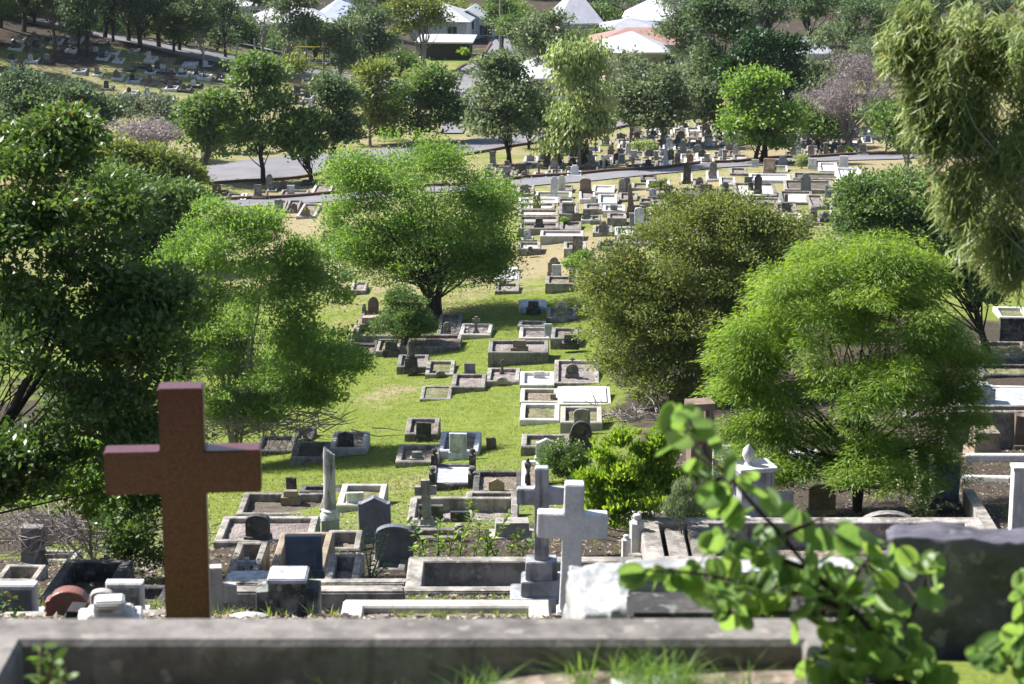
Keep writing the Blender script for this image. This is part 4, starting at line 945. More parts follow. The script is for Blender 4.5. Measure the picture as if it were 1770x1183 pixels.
# the shaded hillside at the top left: measured rows that run down to the right
HILL = []
def hill():
    rnd = random.Random(11)
    rows = [((0, 83), (235, 92)), ((0, 105), (130, 106)), ((150, 100), (420, 148)), ((230, 100), (400, 122)), ((110, 122), (330, 160)), ((0, 118), (40, 125)), ((85, 140), (330, 180)),
            ((200, 118), (390, 140)), ((150, 175), (240, 180)), ((490, 158), (540, 175)), ((0, 132), (75, 148)), ((0, 68), (180, 76)), ((495, 172), (545, 195)), ((270, 138), (420, 168))]
    for r_, ((x0, y0), (x1, y1)) in enumerate(rows):
        n = max(2, int((x1-x0)/31))
        for i in range(n):
            t = (i+rnd.uniform(.2, .6))/n; x = x0+(x1-x0)*t; y = y0+(y1-y0)*t+rnd.uniform(-2, 2)
            k = rnd.choice(['rect', 'round', 'shoulder', 'cross', 'segment', 'rect', 'none', 'gothic']); kb = rnd.choice(['dark', 'white', 'grey', 'whitewash', 'dark', 'marblegrey', 'concrete', 'white'])
            mt = rnd.choice(['dark', 'grey', 'marblegrey', 'brown', 'dark', 'white']); w = rnd.uniform(16, 25)
            st = [] if k == 'none' else [(k, x+w*.5, rnd.uniform(7, 11), y-rnd.uniform(10, 15), y-2, mt)]
            HILL.append(((x, y, x+w, y-6, x+5, rnd.uniform(3, 5), kb, rnd.choice(['pale', 'gravel', 'dirt', 'whitewash', 'litter']), st), {}, r_))
hill()
ORD = ['first', 'second', 'third', 'fourth', 'fifth', 'sixth', 'seventh', 'eighth', 'ninth', 'tenth', 'eleventh', 'twelfth', 'thirteenth', 'fourteenth', 'fifteenth', 'sixteenth', 'seventeenth', 'eighteenth', 'nineteenth', 'twentieth',
       '21st', '22nd', '23rd', '24th', '25th', '26th', '27th', '28th', '29th', '30th']
def look(a):
    st = a[8]; s_ = TONE[a[6]]+' kerbed grave'
    if st: s_ = f"{TONE[st[0][5]]} {DESC[st[0][0]]} on {TONE[a[6]]} kerbed grave"
    else: s_ = f"{TONE[a[6]]} kerbed grave without headstone"
    return s_
def place(items, group, tail):
    rows = {}
    for a, k, r_ in items: rows.setdefault(r_, []).append((a, k))
    for r_ in sorted(rows):
        for i, (a, k) in enumerate(sorted(rows[r_], key=lambda q: q[0][0])):
            lb = f"{look(a)}, {ORD[i]} from left in {ORD[r_]} row {tail}"
            if len(lb.split()) > 16: lb = lb.replace('kerbed grave', 'plot')
            grave(*a, label=lb, group=group, bev=0, **k)
rws = sorted(FIELD, key=lambda q: q[0][1]); items = []
left = [q for q in rws if q[0][0] < 640]; right = [q for q in rws if q[0][0] >= 640]
for sub, grp, tail in ((left, 'graves left of the big round tree', 'left of round tree'), (right, 'graves on the sunny field below the path', 'below path')):
    items = []; rr = 0; y0 = sub[0][0][1]
    for a, k in sub:
        if a[1]-y0 > 14: rr += 1; y0 = a[1]
        items.append((a, k, rr))
    place(items, grp, tail)
FARS = [q for q in BEY if q[2] >= 3]; BEY = [q for q in BEY if q[2] < 3]
n0 = set(bpy.data.objects)
for a, k, r_ in FARS: grave(*a, bev=0, **k)
bpy.context.view_layer.update()
new = [o for o in bpy.data.objects if o not in n0]; V = []; Fc = []; mi = []; mats = []
for o in new:
    if o.type != 'MESH': continue
    m_ = o.data.materials[0]
    if m_ not in mats: mats.append(m_)
    b_ = len(V); V += [tuple(o.matrix_world @ v.co) for v in o.data.vertices]
    for pl in o.data.polygons: Fc.append(tuple(i+b_ for i in pl.vertices)); mi.append(mats.index(m_))
for o in new: bpy.data.objects.remove(o, do_unlink=True)
me = bpy.data.meshes.new('distant_graves'); me.from_pydata(V, [], Fc)
for m_ in mats: me.materials.append(m_)
me.polygons.foreach_set('material_index', mi); tag(link(bpy.data.objects.new('distant_graves', me)), 'tiny crowded graves under the trees at the far edge of the cemetery', 'graves', kind='stuff')
place(BEY, 'graves crowded beyond the path', 'beyond path')
place(HILL, 'graves on the shaded hillside', 'on shaded hillside')
print('graves', NG[0], len(FIELD), len(BEY), len(HILL))
# ------------------------------------------------------------------ trees
# near and middle trees, each with its own crown
tree('lime_tree', (1482, 892), [(1470, 640, 175, 190), (1380, 590, 110, 120), (1560, 560, 120, 120), (1450, 500, 130, 75), (1320, 700, 85, 95), (1600, 700, 100, 120), (1470, 790, 170, 70), (1290, 660, 45, 60), (1560, 470, 80, 50), (1640, 620, 55, 80), (1380, 820, 80, 45), (1570, 820, 90, 45), (1330, 770, 60, 50), (1650, 740, 50, 60)],
     'lime', 270000, 'bright lime-green feathery tree right of centre, its crown touching the long plot', D=50, puff=.42, L=.13, Wd=.026, style='feather', trunk=17, bark='darkbark', shell=.25, stems=2, nlim=70, group=None)
tree('olive_tree', (1195, 712), [(1200, 520, 165, 130), (1110, 600, 90, 105), (1240, 430, 110, 80), (1320, 480, 70, 90), (1080, 490, 60, 70), (1180, 640, 130, 60), (1290, 600, 70, 70), (1040, 575, 38, 55), (1200, 380, 60, 40), (1340, 410, 40, 40), (1190, 430, 80, 60), (1140, 540, 90, 90), (1250, 570, 100, 90), (1150, 660, 90, 50), (1270, 380, 50, 34)],
     'olive', 175000, 'broad olive-green tree with brownish leaf tips at the centre right', D=77, puff=.55, L=.14, Wd=.055, trunk=13, bark='brown', shell=.35, stems=6, nlim=70)
tree('round_tree', (745, 522), [(720, 390, 150, 130), (650, 400, 90, 110), (800, 400, 80, 110), (700, 300, 95, 62), (770, 300, 60, 52), (625, 330, 60, 60), (830, 460, 50, 50), (610, 450, 50, 50), (720, 460, 130, 55), (840, 380, 35, 50), (675, 480, 70, 30), (790, 485, 75, 28), (850, 465, 28, 35), (600, 400, 40, 60), (740, 440, 120, 60)],
     'fresh', 125000, 'big round bright green tree standing alone in the middle of the slope', D=101, puff=.75, L=.16, Wd=.065, trunk=20, bark='darkbark', shell=.35, stems=3, nlim=70)
tree('spreading_tree', (408, 752), [(400, 440, 95, 75), (330, 490, 75, 60), (480, 470, 80, 65), (540, 510, 60, 65), (300, 570, 50, 60), (420, 560, 130, 70), (560, 610, 70, 45), (460, 650, 130, 75), (360, 650, 60, 60), (380, 385, 45, 32), (520, 700, 60, 35), (420, 720, 60, 30), (600, 640, 35, 35)],
     'fresh', 120000, 'bright green spreading tree with bare inner branches, left of the grass aisle', D=71, puff=.5, L=.15, Wd=.05, style='round', trunk=11, bark='gumbark', shell=.6, stems=5, nlim=120, bend=.04)
tree('dark_tree', (-160, 1060), [(15, 860, 60, 45), (70, 800, 70, 50), (250, 790, 80, 60), (120, 420, 140, 150), (60, 300, 90, 90), (160, 570, 125, 120), (60, 620, 130, 150), (240, 640, 100, 110), (150, 730, 150, 80), (30, 450, 100, 120), (20, 790, 90, 60), (110, 250, 55, 40), (265, 540, 50, 60)],
     'deep', 98000, 'large dark glossy-leaved tree filling the left edge', D=35, puff=.42, L=.12, Wd=.058, trunk=26, bark='darkbark', shell=.3, stems=2, nlim=18, group=None)
tree('sapling', (170, 1012), [(120, 830, 90, 45), (180, 860, 80, 40), (70, 860, 55, 30), (200, 900, 50, 25), (30, 830, 50, 40), (150, 800, 80, 40)], 'fresh', 26000, 'young pale-stemmed sapling with pale green leaves, left of the red cross', D=38, puff=.22, L=.09, Wd=.045, trunk=6, bark='gumbark', shell=.3, nlim=22)
tree('sapling', (208, 1000), [(250, 900, 60, 70), (240, 970, 50, 60), (260, 840, 50, 50), (340, 830, 30, 50)], 'deep', 16000, 'dark-stemmed sapling hugging the left side of the red cross', D=37, puff=.22, L=.085, Wd=.045, trunk=8, bark='darkbark', shell=.3, stems=3, nlim=24)
tree('pine', (1720, 540), [(1570, 350, 90, 70), (1500, 380, 70, 60), (1630, 420, 80, 90), (1660, 500, 60, 60), (1540, 420, 120, 50), (1480, 350, 35, 35), (1700, 400, 60, 120), (1450, 420, 30, 30)], 'mid', 60000,
     'dense dark green bushy tree behind the lime tree', D=84, puff=.6, L=.17, Wd=.08, trunk=12, bark='darkbark', shell=.3, nlim=40)
tree('gum_tree', (2350, 900), [(1700, 120, 110, 120), (1640, 60, 70, 60), (1740, 300, 70, 110), (1660, 240, 50, 80), (1700, 400, 60, 60), (1760, 60, 70, 70), (1610, 120, 40, 60), (1740, 440, 35, 40), (1580, 40, 30, 35), (1650, 340, 25, 50), (1780, 180, 60, 100), (1690, 200, 70, 60), (1565, 70, 36, 30), (1600, 190, 26, 30)],
     'gumlight', 36000, 'near gum tree with long drooping sickle leaves hanging in from the upper right', D=17, puff=.15, L=.125, Wd=.0125, style='hang', trunk=20, bark='gumbark', shell=.2, nlim=60)
# shrubs among the graves
def shrub(base, blobs, leaf, n, label, **k): return tree('shrub', base, blobs, leaf, n, label, cat='shrub', **k)
shrub((703, 595), [(702, 552, 42, 42), (698, 520, 26, 20), (715, 568, 36, 26), (690, 575, 34, 22)], 'mid', 26000, 'rounded dense green shrub growing on a grave in mid slope', puff=.3, L=.11, Wd=.055, trunk=4, nlim=14, D=94)
shrub((1000, 482), [(998, 462, 22, 18), (1008, 450, 13, 12)], 'fresh', 6000, 'small green bush on the terrace grave', puff=.25, L=.12, Wd=.06, trunk=3, nlim=8)
shrub((1140, 336), [(1141, 323, 14, 11)], 'olive', 2500, 'small bush on the white kerbed plot below the path', puff=.25, L=.14, Wd=.07, trunk=2, nlim=6)
shrub((1112, 268), [(1113, 256, 20, 10)], 'gumlight', 3500, 'low yellowish bush among the graves beyond the path', puff=.3, L=.16, Wd=.07, trunk=2, nlim=6)
shrub((1386, 292), [(1384, 280, 10, 12), (1390, 287, 8, 8)], 'gumlight', 2000, 'little yellow-green bush left of the white headstones', puff=.25, L=.15, Wd=.06, trunk=2, nlim=6)
shrub((1462, 266), [(1466, 262, 8, 8)], 'fresh', 900, 'tiny bright palm-like plant beside the white headstone', puff=.2, L=.3, Wd=.04, style='up', trunk=2, nlim=5)
shrub((973, 394), [(973, 386, 5, 8)], 'fresh', 900, 'tiny upright green plant on a kerbed grave', puff=.15, L=.12, Wd=.05, trunk=1, nlim=4)
shrub((983, 838), [(975, 800, 34, 38), (1000, 820, 26, 30)], 'deep', 16000, 'dark green bush beside the blackened gothic headstone', D=60, puff=.2, L=.075, Wd=.032, trunk=4, nlim=20)
shrub((1105, 930), [(1035, 800, 15, 42), (1072, 772, 12, 36), (1055, 825, 14, 40), (1118, 800, 14, 46), (1150, 805, 13, 40), (1010, 835, 12, 30), (1195, 850, 14, 34), (1100, 850, 60, 55), (1135, 790, 22, 48), (1060, 890, 60, 40), (1165, 860, 34, 45), (1020, 850, 24, 30), (1108, 760, 14, 22), (1000, 915, 30, 30), (1180, 900, 26, 30), (1060, 830, 30, 30)], 'lime', 30000,
      'bright yellow-green leafy bush right of the large crosses', D=40, puff=.15, L=.10, Wd=.045, style='up', trunk=7, nlim=34, bark='brown', shell=.2, sat=1)
shrub((1180, 900), [(1175, 870, 28, 45)], 'gum', 6000, 'thin grey-green shrub before the brown monument', D=39, puff=.16, L=.075, Wd=.014, style='droop', trunk=3, nlim=14)
def sprays(label, stems, D, leaf, lsz, dens, mat='brown', name='shrub'):
    """upright leafy shoots: stems = list of pixel polylines"""
    D = dep(*stems[0][0]) if stems[0][0][1] < 1060 else D
    s_ = D/F; b = at_d(*stems[0][0], D); root = empty(name, b, 0, label, 'shrub'); mb = MB(); C = []; A = []; Nn = []
    for st in stems:
        dz = random.uniform(-.25, .25); P = [at_d(x, y, D+dz*i/(len(st)-1)) for i, (x, y) in enumerate(st)]; P = [p-b for p in P]
        mb.tube(P, [.012-.008*i/(len(P)-1) for i in range(len(P))], 5)
        Lt = sum(np.linalg.norm(P[i+1]-P[i]) for i in range(len(P)-1)); n = max(4, int(Lt*dens))
        cs = np.cumsum([0]+[np.linalg.norm(P[i+1]-P[i]) for i in range(len(P)-1)])
        for k in range(n):
            t = (.12+.88*(k+random.random()*.6)/n)*Lt; p = np.array([np.interp(t, cs, [q[j] for q in P]) for j in range(3)])
            an = k*2.4+random.random(); a = np.array([math.cos(an), math.sin(an), random.uniform(.1, .9)]); a /= np.linalg.norm(a)
            C.append(p+a*lsz*.55); A.append(a); Nn.append(np.array([0, 0, 1])+np.random.default_rng(k).normal(size=3)*.35)
    mb.build('stem', M['L_olive'] if False else M['bark'], root, True)
    n = len(C); leaf_object('foliage', np.array(C), np.array(A), np.array(Nn), lsz*(.7+.6*RNG.random(n)), lsz*.42, RNG.random(n), M['L_'+leaf], root, True)
sprays('yellow-green shrub with upright leafy shoots below the concrete cross', [[(740, 990), (730, 940), (715, 915), (706, 900)], [(760, 990), (757, 935), (762, 900)], [(790, 990), (800, 930), (818, 890), (812, 862)], [(810, 990), (828, 930), (830, 900)], [(825, 990), (848, 940), (870, 905), (880, 888)],
        [(880, 990), (886, 940), (903, 915)], [(900, 990), (905, 950), (915, 935)], [(775, 990), (780, 940), (790, 915)], [(840, 990), (843, 940), (838, 915)], [(745, 985), (760, 950), (775, 925)], [(870, 985), (850, 950), (846, 930)], [(925, 990), (925, 950), (920, 930)], [(720, 990), (725, 960), (712, 945)],
        ], 37, 'lime', .11, 46)
sprays('young upright plant with pointed leaves, right of the lime tree trunk', [[(1590, 905), (1588, 850), (1580, 800), (1577, 778)], [(1590, 905), (1560, 860), (1552, 830)], [(1590, 905), (1610, 860), (1612, 800), (1605, 785)], [(1590, 905), (1635, 870), (1660, 885)], [(1590, 905), (1580, 850), (1600, 820)], [(1590, 905), (1605, 860), (1630, 850)]], 31, 'gumlight', .10, 50)
sprays('thin leafy weed with pale seed heads, left of the black arched headstone', [[(640, 1008), (640, 960), (650, 930), (648, 905)], [(640, 1008), (655, 960), (662, 940), (668, 920)], [(640, 1008), (620, 990), (612, 975)], [(640, 1008), (660, 985), (672, 975)], [(640, 1008), (632, 950), (628, 910)]], 35, 'fresh', .07, 40)
sprays('dark leafy sprig in the bottom left corner', [[(-40, 1110), (0, 1060), (25, 1030)], [(-40, 1110), (10, 1075), (38, 1068)], [(-40, 1110), (-10, 1050), (5, 1020)], [(-40, 1110), (20, 1085), (30, 1050)]], 20, 'deep', .075, 50)

# brushwood heaps
def brushwood(label, px, py, D, wpx, hpx, n, L):
    c = at_d(px, py, D); c[2] = max(c[2], down(c[0], c[1])); mb = MB()
    s_ = D/F
    for i in range(n):
        p = np.array([random.gauss(0, .38)*wpx*s_, random.gauss(0, .5), random.uniform(-.3, 1)*hpx*s_*.5]); d = unit(np.array([random.gauss(0, 1), random.gauss(0, .6), random.gauss(0, .45)])); l = L*random.uniform(.4, 1.2)
        q = p+d*l*.5+np.array([random.uniform(-1, 1), random.uniform(-1, 1), random.uniform(-1, 1)])*l*.1
        r_ = random.uniform(.004, .011)*D/40; mb.tube([p, q, p+d*l], [r_, r_*.8, r_*.3], 4)
    o = mb.build('brushwood', M['twig'], None, True); o.location = c; tag(o, label, 'brushwood', kind='stuff')
brushwood('heap of grey dead branches behind the tall blank headstone', 130, 925, 50, 240, 70, 900, 1.0)
brushwood('fallen dead twigs under the spreading tree', 440, 735, 71, 190, 40, 380, 1.3)
brushwood('dead twigs on the plot under the olive tree', 1090, 722, 74, 90, 14, 120, .8)

# street trees and background trees; one label each
def T(base, blobs, leaf, n, label, trunk=6, puff=1.0, L=.34, Wd=.17, bark='gumbark', style='round', name='street_tree', group='trees along the main road', **k):
    blobs = [(base[0]+(q[0]-base[0])*.93, q[1], q[2]*.88)+tuple(q[3:]) for q in blobs]
    tree(name, base, blobs, leaf, n, label, puff=puff, L=L, Wd=Wd, trunk=trunk, bark=bark, style=style, group=group, nlim=k.pop('nlim', 26), **k)
T((455, 315), [(448, 150, 32, 38), (450, 200, 38, 48), (450, 248, 36, 34), (440, 130, 22, 20)], 'mid', 15000, 'tall oval green tree on the near side of the road, third from left', 8, bark='darkbark')
T((350, 318), [(352, 210, 34, 42), (345, 255, 38, 34), (362, 188, 24, 20)], 'mid', 13000, 'leaning leafy tree left of the tall oval tree', 7, bark='bark')
T((540, 315), [(530, 235, 32, 42), (535, 268, 34, 22), (515, 262, 24, 22)], 'mid', 13000, 'dark green tree right of the tall oval tree', 8, bark='darkbark')
T((570, 305), [(572, 185, 30, 40), (578, 238, 30, 42), (560, 160, 20, 20)], 'far', 9000, 'darker tree close behind the dark green road tree', 6, bark='darkbark')
T((640, 252), [(640, 180, 34, 50), (630, 225, 30, 40), (645, 130, 22, 30), (655, 215, 30, 30)], 'olive', 9000, 'thin olive tree above the left shoulder of the big round tree', 5)
T((715, 245), [(740, 155, 38, 28), (700, 185, 55, 40), (745, 200, 45, 40), (790, 205, 25, 38), (670, 200, 30, 30), (700, 225, 60, 20)], 'mid', 17000, 'wide green tree rising behind the big round tree', 7)
T((876, 286), [(880, 150, 48, 45), (860, 190, 60, 40), (905, 180, 40, 40), (850, 225, 42, 26), (890, 225, 40, 26), (870, 120, 30, 24)], 'gum', 18000, 'broad blue-green gum with two dark stems near the path', 9, bark='darkbark', stems=2)
T((915, 258), [(925, 195, 30, 30), (935, 220, 30, 22), (900, 215, 30, 25)], 'far', 7500, 'small dark tree beside the broad blue-green gum', 5, bark='darkbark')
T((1001, 292), [(985, 100, 34, 34), (1015, 110, 36, 40), (1000, 170, 48, 50), (985, 215, 38, 30), (1020, 215, 30, 28), (975, 240, 26, 16)], 'gumlight', 22000, 'very tall pale-stemmed gum standing among the graves beyond the path', 6, bark='gumbark', style='droop')
T((1090, 250), [(1085, 130, 34, 32), (1095, 175, 40, 40), (1075, 200, 26, 26), (1110, 210, 25, 24)], 'gum', 11000, 'slender gum right of the very tall pale-stemmed one', 4)
T((1145, 252), [(1150, 160, 34, 34), (1150, 195, 46, 32), (1170, 210, 26, 20), (1130, 215, 24, 18)], 'gum', 12000, 'round grey-green gum left of the dark cypress', 5)
T((1215, 240), [(1215, 175, 30, 26), (1220, 205, 26, 20)], 'gum', 6500, 'small grey-green gum just left of the dark cypress', 4)
T((1314, 282), [(1310, 165, 36, 32), (1315, 210, 50, 42), (1290, 220, 30, 36), (1345, 225, 26, 34), (1318, 250, 44, 16), (1320, 150, 24, 20)], 'fresh', 21000, 'round bright green tree beside the path, right of the graves', 12, bark='darkbark', stems=3)
T((1255, 250), [(1295, 110, 42, 38), (1315, 90, 35, 25), (1275, 135, 28, 34)], 'conifer', 16000, 'very dark round cypress behind the bright green tree', 12, bark='darkbark', name='cypress', group=None)
T((1370, 235), [(1365, 120, 24, 45), (1360, 150, 22, 30), (1358, 90, 18, 20)], 'conifer', 9000, 'narrow dark cypress close right of the round one', 8, bark='darkbark', name='cypress', group=None)
T((1430, 225), [(1432, 75, 32, 30), (1425, 115, 36, 36), (1440, 145, 34, 30), (1415, 150, 24, 24)], 'gum', 11000, 'rounded pale gum right of the dark cypresses', 5, style='droop')
T((1462, 262), [(1470, 180, 65, 40), (1530, 170, 45, 45), (1440, 200, 40, 24), (1500, 140, 60, 34), (1555, 140, 34, 40), (1480, 120, 40, 26), (1430, 175, 36, 26)], 'dusty', 17000, 'leafless mauve-grey tree spreading above the right end of the path', 7, L=.32, Wd=.05, bark='twig', nlim=120, name='bare_tree', group=None, shell=.2)
T((1416, 262), [(1400, 225, 22, 20), (1430, 228, 24, 16), (1385, 215, 18, 16)], 'mid', 5500, 'low dark leafy tree under the mauve-grey one', 5, bark='darkbark')
T((1570, 300), [(1560, 235, 42, 36), (1530, 210, 30, 24), (1590, 260, 34, 30), (1580, 210, 26, 26)], 'mid', 10000, 'green tree with spreading tiers, left of the drooping gum', 5)
T((1530, 262), [(1525, 225, 24, 20), (1545, 210, 26, 20)], 'gumlight', 4500, 'yellow-green sapling right of the mauve-grey tree', 3)
# left side bushes behind the dark tree
GB = 'bushes behind the dark tree'
def Bsh(base, blobs, leaf, n, label, **k): T(base, blobs, leaf, n, label, name='tree', group=GB, trunk=k.pop('trunk', 6), **k)
Bsh((270, 520), [(260, 400, 70, 60), (300, 370, 50, 50), (230, 470, 60, 60), (200, 350, 60, 50), (310, 430, 40, 40)], 'mid', 36000, 'leafy mid-green tree right of the dark tree, above the spreading tree', puff=.7, L=.24, Wd=.13, D=95)
Bsh((240, 380), [(230, 300, 70, 40), (280, 290, 50, 35), (180, 290, 50, 40), (310, 320, 34, 26)], 'olive', 24000, 'tiered olive-green tree left of the road trees', puff=.7, L=.26, Wd=.13, D=118)
Bsh((90, 260), [(90, 190, 90, 45), (30, 170, 60, 40), (150, 215, 60, 40), (50, 230, 80, 40)], 'far', 26000, 'broad dark bush below the shaded hillside, far left', puff=.9, L=.3, Wd=.16, D=150)
Bsh((250, 265), [(200, 200, 40, 24), (255, 195, 50, 24), (295, 205, 30, 24)], 'silver', 12000, 'silvery-leaved shrub below the shaded hillside', puff=.8, L=.3, Wd=.12, D=160)
Bsh((255, 270), [(240, 235, 50, 20), (280, 245, 36, 18)], 'dusty', 4000, 'brownish half-bare bush under the silvery shrub', puff=.8, L=.3, Wd=.08, D=145, nlim=50)
Bsh((385, 285), [(385, 250, 30, 22), (400, 225, 24, 20)], 'deep', 6500, 'dark bush between two road trees', puff=.7, L=.28, Wd=.15, D=165)
# background
GH = 'gum trees behind the shaded hillside'; k_ = 0
GUMS = [((1720, 45), (1720, 14, 60, 30), 'far', 'dark tree at the top right corner behind the drooping gum', 6), ((1560, 60), (1560, 5, 60, 36), 'far', 'dark tree at the top edge behind the drooping gum', 6), ((1620, 40), (1630, 0, 60, 40), 'far', 'second dark tree at the top edge behind the drooping gum', 6), ((1480, 50), (1480, 5, 50, 26), 'deep', 'dark tree at the top edge right of the very dark one', 6), ((152, 100), (150, -50, 60, 40), 'far', 'tall thin gum standing among the hillside graves', 6), ((96, 108), (80, -40, 70, 45), 'far', 'thin-stemmed gum among the hillside graves, nearest the corner', 5), ((-90, 110), (-90, -20, 110, 60), 'deep', 'great dark tree off the left end of the hillside', 10),
        ((-200, 130), (-210, 20, 110, 70), 'deep', 'great dark tree far off the left end of the hillside', 10), ((0, 48), (0, -70, 90, 50), 'deep', 'dark gum over the corner of the hillside road', 8), ((180, 66), (180, -50, 80, 40), 'far', 'gum with spreading crown over the hillside road', 7), ((275, 82), (270, -40, 70, 40), 'far', 'gum with spreading crown right of the thick-stemmed one', 7),
        ((-40, 75), (-50, 0, 100, 50), 'deep', 'dark low-crowned tree beyond the left edge', 9), ((390, 100), (390, -30, 50, 40), 'far', 'tall gum near the hillside road fork', 5), ((180, 56), (180, 42, 40, 14), 'deep', 'dark bush beyond the hillside road, first of a row', 4), ((250, 66), (250, 50, 40, 18), 'mid', 'bush beyond the hillside road, second of a row', 4), ((320, 80), (318, 62, 40, 18), 'deep', 'bush beyond the hillside road, third of a row', 4),
        ((375, 88), (378, 72, 34, 16), 'far', 'bush beyond the hillside road, last of a row', 4), ((300, 50), (300, 25, 60, 26), 'far', 'dark thicket tree behind the hillside road', 5), ((120, 35), (110, 20, 60, 22), 'deep', 'dark thicket tree behind the first thin gum', 5), ((370, 45), (365, 20, 50, 26), 'deep', 'dark thicket tree left of the small white-roofed house', 5),
        ((-60, 60), (-60, -60, 90, 60), 'far', 'tall dark gum beyond the left edge, shading the hillside', 9), ((40, 55), (50, -70, 80, 55), 'far', 'tall gum with its crown above the top left corner', 8), ((-150, 100), (-160, -20, 90, 70), 'far', 'spreading gum beyond the left edge', 9),
        ((128, 70), (140, -80, 70, 50), 'deep', 'dark gum with its crown above the frame, second from the corner', 7), ((222, 72), (225, -80, 70, 50), 'far', 'dark gum whose crown rises above the frame over the road', 7), ((310, 88), (320, -70, 60, 45), 'far', 'gum with high crown over the road bend', 6),
        ((-120, 140), (-130, 30, 80, 60), 'deep', 'dark tree just beyond the left edge of the hillside', 8), ((20, 30), (30, 10, 70, 30), 'deep', 'dark thicket tree at the top left corner', 5), ((400, 70), (408, 48, 34, 20), 'deep', 'dark hedge tree left of the cream cottage', 5),
        ((440, 82), (440, 66, 40, 14), 'mid', 'low hedge in front of the cream cottage', 4), ((425, 66), (420, 48, 24, 14), 'silver', 'silvery round bush behind the rail fence', 3), ((470, 92), (480, 82, 22, 10), 'mid', 'clipped bush at the foot of the cream cottage', 3),
        ((545, 105), (545, 78, 24, 22), 'deep', 'dark evergreen right of the cream cottage', 5), ((620, 128), (612, 108, 30, 18), 'deep', 'dark shrub behind the road verge', 4), ((690, 132), (690, 110, 34, 18), 'deep', 'dark shrub below the carport trunk', 4),
        ((640, 60), (640, 10, 50, 30), 'far', 'bushy tree above the blue-grey roof', 5), ((520, 150), (515, 118, 26, 14), 'olive', 'scrubby low bush at the foot of the forked gum', 3), ((885, 60), (890, 30, 30, 30), 'fresh', 'green tree beside the street, top centre', 4),
        ((1040, 100), (1030, 78, 30, 24), 'mid', 'green bush left of the red roof', 4), ((985, 100), (985, 75, 26, 26), 'mid', 'green bush below the steep grey roof', 4), ((700, 20), (700, -5, 50, 22), 'olive', 'loose brownish tree above the weatherboard house', 4),
        ((1380, 190), (1385, 185, 18, 20), 'mid', 'green bush between the cypress and the pale gum', 3), ((1500, 175), (1500, 120, 60, 40), 'gum', 'grey-green tree behind the mauve-grey one', 5),
        ((138, 95), (135, 30, 50, 50), 'far', 'first thin gum from the left on the hillside', 5), ((60, 40), (50, 5, 60, 40), 'far', 'gum at the top left corner', 6), ((243, 85), (240, 10, 40, 55), 'far', 'thick-stemmed dark gum above the hillside road', 8),
        ((195, 72), (195, 10, 44, 44), 'far', 'leafy gum left of the thick-stemmed one', 5), ((300, 90), (300, 45, 46, 42), 'mid', 'bright-tipped tree beside the hillside road', 5), ((352, 108), (345, 25, 44, 55), 'gum', 'slender gum where the hillside road bends', 4),
        ((380, 70), (390, 35, 26, 36), 'far', 'dark tree behind the first white cottage', 5), ((453, 110), (455, -5, 34, 30), 'gum', 'straight bare-stemmed gum in front of the rail fence', 4), ((485, 133), (500, 35, 50, 55), 'gum', 'forked gum with pale stem beside the road', 6),
        ((575, 110), (555, 70, 36, 34), 'deep', 'dark evergreen beside the wire gate', 6), ((583, 150), (600, 85, 40, 55), 'gum', 'rust-stemmed gum on the road verge', 5), ((640, 150), (640, 70, 48, 60), 'far', 'dense grey-green gum left of the carport', 6),
        ((732, 125), (720, 35, 60, 50), 'olive', 'wide brown-tinged gum before the carport', 7), ((775, 60), (770, 15, 50, 28), 'olive', 'loose gum above the white weatherboard house', 4), ((870, 90), (860, 20, 34, 40), 'mid', 'green gum right of the white weatherboard house', 5),
        ((932, 175), (935, 60, 48, 60), 'gum', 'tall dark-stemmed gum before the white-roofed house', 7), ((905, 110), (900, 60, 40, 50), 'mid', 'bushy gum beside the side street', 5), ((1020, 80), (1030, 40, 44, 30), 'mid', 'deep green tree below the grey roof', 5),
        ((1075, 60), (1070, 15, 40, 26), 'far', 'green tree left of the white gable', 5), ((1175, 150), (1175, 60, 40, 65), 'gum', 'open gum in front of the red roof', 6), ((1150, 140), (1135, 120, 30, 24), 'gum', 'small gum below the red roof', 4),
        ((1245, 235), (1240, 60, 60, 75), 'far', 'huge grey-green gum left of the round cypress', 9), ((1225, 190), (1215, 150, 40, 50), 'gum', 'gum below the huge grey-green one', 5), ((1330, 90), (1320, 20, 80, 45), 'far', 'broad dark tree above the round cypress', 8),
        ((1400, 80), (1400, 10, 70, 40), 'deep', 'very dark tree at the top, right of the huge gum', 8), ((1480, 130), (1490, 50, 70, 55), 'far', 'dark tree above the mauve-grey tree', 7), ((1570, 120), (1580, 40, 60, 60), 'far', 'grey-green tree behind the drooping gum', 7),
        ((1540, 150), (1520, 95, 50, 30), 'far', 'low dark tree above the mauve-grey branches', 5), ((820, 110), (800, 90, 10, 10), 'lime', 'young planted sapling on the corner lawn', 2)]
for i, (b, (cx, cy, rx, ry), lf, lb, tr) in enumerate(GUMS):
    rn = random.Random(i*5+1); bl = [(cx, cy, rx*.62, ry*.62)]
    for j in range(5 if rx > 15 else 1):
        an = j*1.256+rn.random(); bl.append((cx+math.cos(an)*rx*.6, cy+math.sin(an)*ry*.55, rx*rn.uniform(.3, .5), ry*rn.uniform(.28, .45)))
    nn = int(2.5*rx*ry)+300
    T(b, bl, lf, nn, lb, tr, name='gum_tree' if 'gum' in lb else 'tree', group=None, puff=1.05 if rx > 15 else .3, L=.38, Wd=.17, bark='gumbark' if lf in ('gum', 'olive') else 'darkbark', shell=.3, nlim=24)
